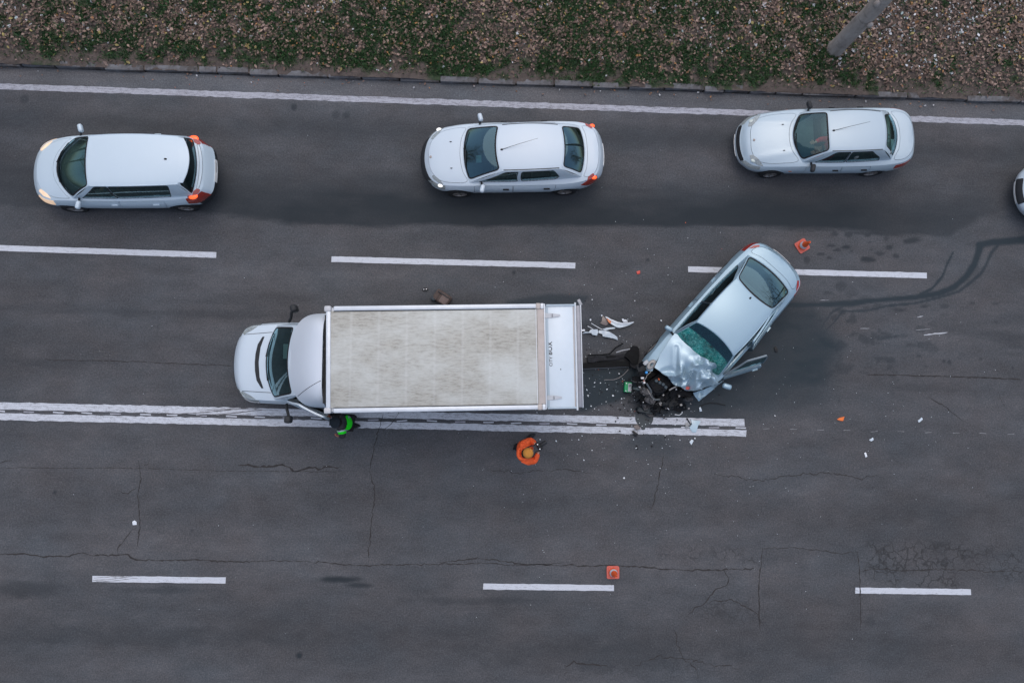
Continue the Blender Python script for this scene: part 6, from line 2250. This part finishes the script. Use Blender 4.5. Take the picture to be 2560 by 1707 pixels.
shard('bumper_piece', z6([(850, 560), (1000, 515), (1250, 498), (1282, 520), (1270, 545), (1080, 570), (960, 610)]), .03, MBS, 'thin pale strip lying crosswise above the curved bumper piece', 'car part')
shard('bumper_piece', z6([(130, 600), (260, 558), (300, 600), (290, 620), (140, 632)]), .025, MWH, 'short pale chip tight against the hatch edge', 'car part')
for (pts, lab) in (([(380, 462), (470, 510), (560, 565)], 'left one of two thin pale rods above the bumper pieces'), ([(500, 365), (620, 440), (740, 510), (850, 570)], 'longer one of two thin pale rods above the bumper pieces')):
    tag(MB().tube([tuple(P(*q, .02)) for q in z6(pts)], .009, 6).build('rod', MWH), lab, 'car part')
# black bumper beam still hanging off the nose
bb = tag(empty('bumper_beam', tuple(P(1530, 905)[:2]) + (0,)), 'black bumper beam dragged between the truck hatch and the wrecked nose', 'car part')
Lb = V_(bb.location)


def piece(name, pts, z0_, z1_, mat):
    return MB().prism([tuple(V_(P(px, py, z1_)[:2]) - Lb.xy) for px, py in z1(pts)], z0_, z1_).build(name, mat, bb, smooth=False)


MBB = plain('black_beam', (0.006, 0.007, 0.008), .5, 0, .4, 12, spec=.08)
MDG = plain('scuffed_black_plastic', (0.018, 0.019, 0.022), .6, 0, .5, 12, spec=.12)
piece('beam', [(232, 732), (300, 726), (480, 716), (700, 706), (760, 690), (775, 760), (700, 768), (480, 778), (232, 790)], .02, .12, MBB)
piece('absorber', [(300, 672), (400, 655), (520, 640), (612, 640), (700, 625), (718, 664), (600, 690), (430, 708), (322, 727)], .03, .15, MDG)
piece('rib', [(300, 665), (322, 660), (345, 700), (330, 725), (305, 720)], .04, .17, MDG)
piece('rib', [(500, 645), (520, 652), (610, 650), (612, 665), (510, 672)], .15, .165, MBB)
piece('bracket', [(762, 582), (800, 540), (835, 545), (862, 566), (866, 650), (850, 740), (790, 745), (750, 690), (705, 655)], .03, .22, MBB)
piece('bracket', [(760, 690), (840, 740), (845, 800), (770, 770)], .02, .18, MDG)
piece('edge_strip', [(232, 790), (480, 780), (740, 768), (740, 774), (480, 787), (232, 797)], .01, .05, plain('grey_edge', (0.13, 0.15, 0.17), .5))
MB().tube([tuple(V_(P(*q, .16)) - V_((Lb.x, Lb.y, 0))) for q in z1([(610, 615), (680, 592), (765, 577)])], .014, 6).build('pipe', plain('grey_pipe', (0.30, 0.32, 0.35), .4, .3), bb)
MB().tube([tuple(V_(P(*q, .05)) - V_((Lb.x, Lb.y, 0))) for q in z1([(300, 645), (450, 640), (540, 630), (610, 560), (690, 515)])], .014, 6).build('loom', MBB, bb)
tag(MB().tube([tuple(P(*q, .02)) for q in z1([(482, 912), (540, 912), (590, 910), (640, 893), (690, 858), (745, 800)])], .008, 6).build('wire', plain('grey_wire', (0.22, 0.21, 0.21), .5)), 'loose curved grey wire on the wet patch behind the hatch', 'wire')
# green box of a battery
p = P(1567.5, 968)
bt = tag(empty('battery', (p[0], p[1], .006), R_(-4)), 'green battery with a white printed label on the asphalt by the nose', 'battery')
MB().box((0, 0, .08), (.175, .25, .16), .012).build('case', plain('battery_green', (0.0, 0.30, 0.10), .45), bt)
MB().box((.04, -.005, .163), (.085, .21, .006), .002).build('label', plain('battery_label', (0.42, 0.44, 0.45), .5, 0, .35, 26), bt)
MB().box((.04, .04, .167), (.06, .05, .002)).build('print', plain('label_print', (0.18, 0.19, 0.2), .6), bt)
for y in (.09, -.1): MB().lathe([(0, .19), (.014, .19), (.016, .16)], 10, Matrix.Translation((-.055, y, 0))).build('terminal', M['alu'], bt)
# dark fluid on the lines
t = NT('oily_puddle')
v = t.coord()
t.set(Base_Color=t.ramp(t.noise(v, 3, 4), [(.3, (0.010, 0.020, 0.026)), (.7, (0.018, 0.030, 0.037))]), Roughness=.45)
ol = [(1588, 1037), (1600, 1030), (1618, 1033), (1631, 1036), (1634, 1046), (1630, 1058), (1620, 1064), (1614, 1066), (1612, 1075), (1603, 1074), (1602, 1066), (1594, 1060), (1588, 1050)]
w = [P(px, py)[:2] for px, py in ol]
c0 = np.mean(w, 0)
o = MB().prism([tuple(p - c0) for p in rounded(w, .12, 5)], .004, .011).build('oil_puddle', t.m)
o.location = (c0[0], c0[1], 0)
tag(o, 'dark blue-black puddle spilt across the double white line', 'puddle')
MPB = plain('pale_blue_panel', (0.40, 0.53, 0.60), .35, 0, .06, 8, coat=.4)
shard('body_panel_shard', z1([(1422, 1338), (1450, 1352), (1532, 1360), (1500, 1412), (1480, 1482), (1440, 1482), (1406, 1430), (1432, 1395)]), .05, MPB, 'pale blue panel shard lying across the lower white line', 'car part')
shard('plastic_flap', z1([(1365, 1385), (1392, 1378), (1400, 1400), (1382, 1448), (1362, 1445)]), .03, plain('grey_flap', (0.24, 0.25, 0.26), .5), 'grey flap between the double lines left of the blue panel shard', 'car part')
tag(MB().tube([tuple(P(*q, .025)) for q in z1([(1382, 1328), (1400, 1360), (1418, 1392), (1440, 1386)])], .014, 6).build('rod', M['black']), 'bent black rod touching the blue panel shard', 'car part')
shard('crushed_duct', z1([(798, 1410), (840, 1400), (862, 1425), (878, 1445), (835, 1462), (812, 1450)]), .06, plain('grey_brown_duct', (0.18, 0.155, 0.145), .6, 0, .35, 20), 'crushed grey brown duct beside the oil puddle', 'car part', warp=.05)
shard('rubber_scrap', z1([(778, 1468), (800, 1465), (850, 1500), (830, 1530), (812, 1528)]), .05, M['black'], 'black rubber scrap just below the double line', 'car part', warp=.04)
shard('silver_shard', z1([(1512, 1212), (1530, 1206), (1545, 1252), (1520, 1258)]), .03, MLN, 'pale shard with a tail right of the torn wing', 'car part')
shard('white_shard', [(1723, 1104), (1729, 1098), (1734, 1101), (1728, 1112)], .02, MLN, 'small pale sliver below the blue panel shard', 'car part')
tag(MB().tube([tuple(P(*q, .02)) for q in z1([(1250, 1290), (1300, 1296), (1325, 1280), (1332, 1258)])], .011, 6).build('wire', MWH), 'white hooked wire below the engine remains', 'wire')
tag(MB().tube([tuple(P(*q, .02)) for q in z1([(1530, 1205), (1570, 1180), (1640, 1165), (1720, 1172), (1805, 1190)])], .010, 6).build('wire', M['black']), 'thin black wire trailing right of the torn wing', 'wire')
# brown broken box and small dark oval above the truck
bx = tag(empty('broken_air_box', tuple(P(1106, 746)[:2]) + (.006,), R_(-32)), 'battered brown box lying above the truck roof edge', 'car part')
MBW = plain('muddy_brown_plastic', (0.085, 0.065, 0.058), .8, 0, .35, 12)
MB().box((0, 0, .07), (.44, .30, .13), .05, seg=3).build('shell', MBW, bx)
MB().box((.07, -.02, .14), (.20, .22, .03), .015).build('lid', plain('dusty_lid', (0.14, 0.105, 0.095), .85, 0, .3, 14), bx)
MB().box((-.11, .0, .138), (.03, .27, .02), .006).build('rib', MBW, bx)
MB().box((.0, .075, .155), (.36, .025, .02), .006).build('rib', M['trim'], bx)
MB().box((-.17, -.13, .07), (.12, .12, .11), .03).build('corner_block', plain('blue_black_plastic', (0.04, 0.05, 0.058), .5), bx)
p = P(1063, 724)
o = MB().prism([(.075 * math.cos(a) - .0, .04 * math.sin(a)) for a in np.linspace(0, 6.28, 20)[:-1]], .004, .035).build('rubber_mount', M['black'])
for dx in (-.032, .032): MB().lathe([(0, .039), (.012, .039), (.013, .033)], 10, Matrix.Translation((dx, .004, 0))).build('bolt_hole', M['alu'], o)
o.location = (p[0], p[1], 0)
o.rotation_euler.z = R_(8)
tag(o, 'small black oval mount with two bright holes, left of the brown box', 'car part')
# single bits
shard('rubber_scrap', [(1935, 868), (1939, 866), (1944, 874), (1943, 882), (1938, 880)], .03, M['black'], 'dark oval scrap right of the sprung rear door', 'car part')
MOR = plain('orange_lens_bit', (0.72, 0.15, 0.015), .3)
shard('lens_shard', [(2092, 1048), (2098, 1044), (2111, 1041), (2107, 1052), (2098, 1051)], .02, MOR, 'orange lens shard alone on the lane right of the double line', 'lens shard')
shard('lens_shard', [(1591, 679), (1600, 676), (1600, 684), (1593, 686)], .02, plain('red_lens_bit', (0.55, 0.05, 0.03), .3), 'red lens shard below the middle lane dash', 'lens shard')
shard('paper_scrap', [(331, 1303), (337, 1300), (342, 1304), (342, 1311), (332, 1312)], .015, MWH, 'white paper scrap beside the left crack on the lower road', 'paper')
shard('white_shard', [(2294, 1051), (2304, 1043), (2307, 1048), (2297, 1056)], .015, MLN, 'pale chip at the far right of the lower lanes', 'car part')
shard('white_shard', [(2172, 1099), (2182, 1093), (2184, 1099), (2177, 1103)], .02, MLN, 'pale chip right of the orange lens shard, just below it', 'car part')
shard('white_shard', [(2160, 1132), (2164, 1130), (2168, 1141), (2163, 1143)], .02, MWH, 'white chip low on the right, below its paler neighbour', 'car part')
shard('leaf_scrap', [(1132, 1180), (1140, 1178), (1141, 1186)], .01, MWH, 'tiny pale scrap left of the person in orange', 'scrap') if False else None
r = random.Random(77)
GL = 'white lamp splinters scattered round the crash'
pos = z1([(350, 40), (815, 52), (450, 210), (335, 258), (1100, 268), (650, 436), (330, 632), (540, 835), (320, 898), (375, 942), (440, 945), (375, 985), (290, 1020), (325, 1055), (305, 1085), (510, 1015), (575, 1085), (640, 845), (340, 1195), (375, 1225), (775, 1235), (850, 1258), (500, 1150), (45, 1280), (240, 1520), (205, 1562), (1465, 1548), (1425, 1120), (258, 835), (780, 970), (670, 1115), (990, 1255), (1135, 1265), (1245, 1235)]) + [(1342, 1031), (1350, 1098), (1390, 1102), (1480, 1125), (1460, 1150), (1590, 1120), (1620, 1160), (1655, 1120), (1700, 1100), (1560, 1195), (1310, 1066), (1378, 1040), (1339, 1024), (1937, 1039), (1650, 1170)]
pr_ = []
for k in range(8):
    n = r.choice([4, 5, 6])
    mb = MB().prism([(math.cos(6.283 * i / n + r.uniform(-.3, .3)) * r.uniform(.5, 1.2), math.sin(6.283 * i / n) * r.uniform(.35, 1.0)) for i in range(n)], 0, .5)
    pr_.append(mb.mesh('lamp_splinter', r.choice([MWH, MLN, MWH]), smooth=False))
for k, (px, py) in enumerate(pos):
    o = link(bpy.data.objects.new('lamp_splinter', pr_[k % 8]))
    p = P(px, py)
    s_ = r.uniform(.015, .034)
    o.location = (p[0], p[1], .008)
    o.scale = (s_, s_ * r.uniform(.6, 1.2), s_)
    o.rotation_euler = (r.uniform(-.25, .25), r.uniform(-.25, .25), r.uniform(0, 6.28))
    tag(o, 'small white lamp splinter lying on the asphalt round the crash', 'splinter', GL)
# uncountable crumbs
mb = MB()
def crumbs(n, cx, cy, sx, sy, s0, s1, seed):
    r = random.Random(seed)
    for _ in range(n):
        p = P(r.gauss(cx, sx), r.gauss(cy, sy))
        s_ = r.uniform(s0, s1)
        a = r.uniform(0, 6.28)
        m = 4
        mb.prism([(p[0] + math.cos(a + 1.57 * i) * s_ * r.uniform(.6, 1.2), p[1] + math.sin(a + 1.57 * i) * s_ * r.uniform(.5, 1.1)) for i in range(m)], .004, .004 + s_ * .7)


crumbs(130, 1540, 960, 80, 70, .004, .013, 1)
crumbs(60, 1640, 1030, 50, 40, .005, .014, 2)
crumbs(100, 1650, 1080, 230, 110, .004, .011, 3)
crumbs(60, 1550, 760, 120, 80, .003, .010, 4)
crumbs(90, 1700, 1300, 450, 180, .003, .010, 5)
crumbs(60, 2150, 1000, 180, 120, .004, .010, 6)
crumbs(120, 1300, 1000, 600, 330, .003, .009, 8)
tag(mb.build('glass_crumbs', plain('glass_crumb', (0.58, 0.66, 0.70), .3, 0, .2, 40), smooth=False), 'white and clear glass crumbs sprinkled over the road round the crash', 'glass crumbs', kind='stuff')
mb = MB()
crumbs(130, 1600, 990, 60, 60, .008, .030, 11)
crumbs(60, 1470, 800, 40, 60, .005, .018, 12)
tag(mb.build('plastic_crumbs', MDG, smooth=False), 'dark plastic crumbs scattered under the torn nose', 'plastic crumbs', kind='stuff')
mb = MB()
crumbs(14, 1600, 800, 150, 150, .006, .018, 13)
crumbs(20, 1500, 200, 800, 10, .01, .02, 14)
tag(mb.build('lens_crumbs', plain('red_orange_crumb', (0.5, 0.09, 0.03), .4, 0, .3, 40), smooth=False), 'tiny red and orange lens crumbs on the asphalt', 'lens crumbs', kind='stuff')
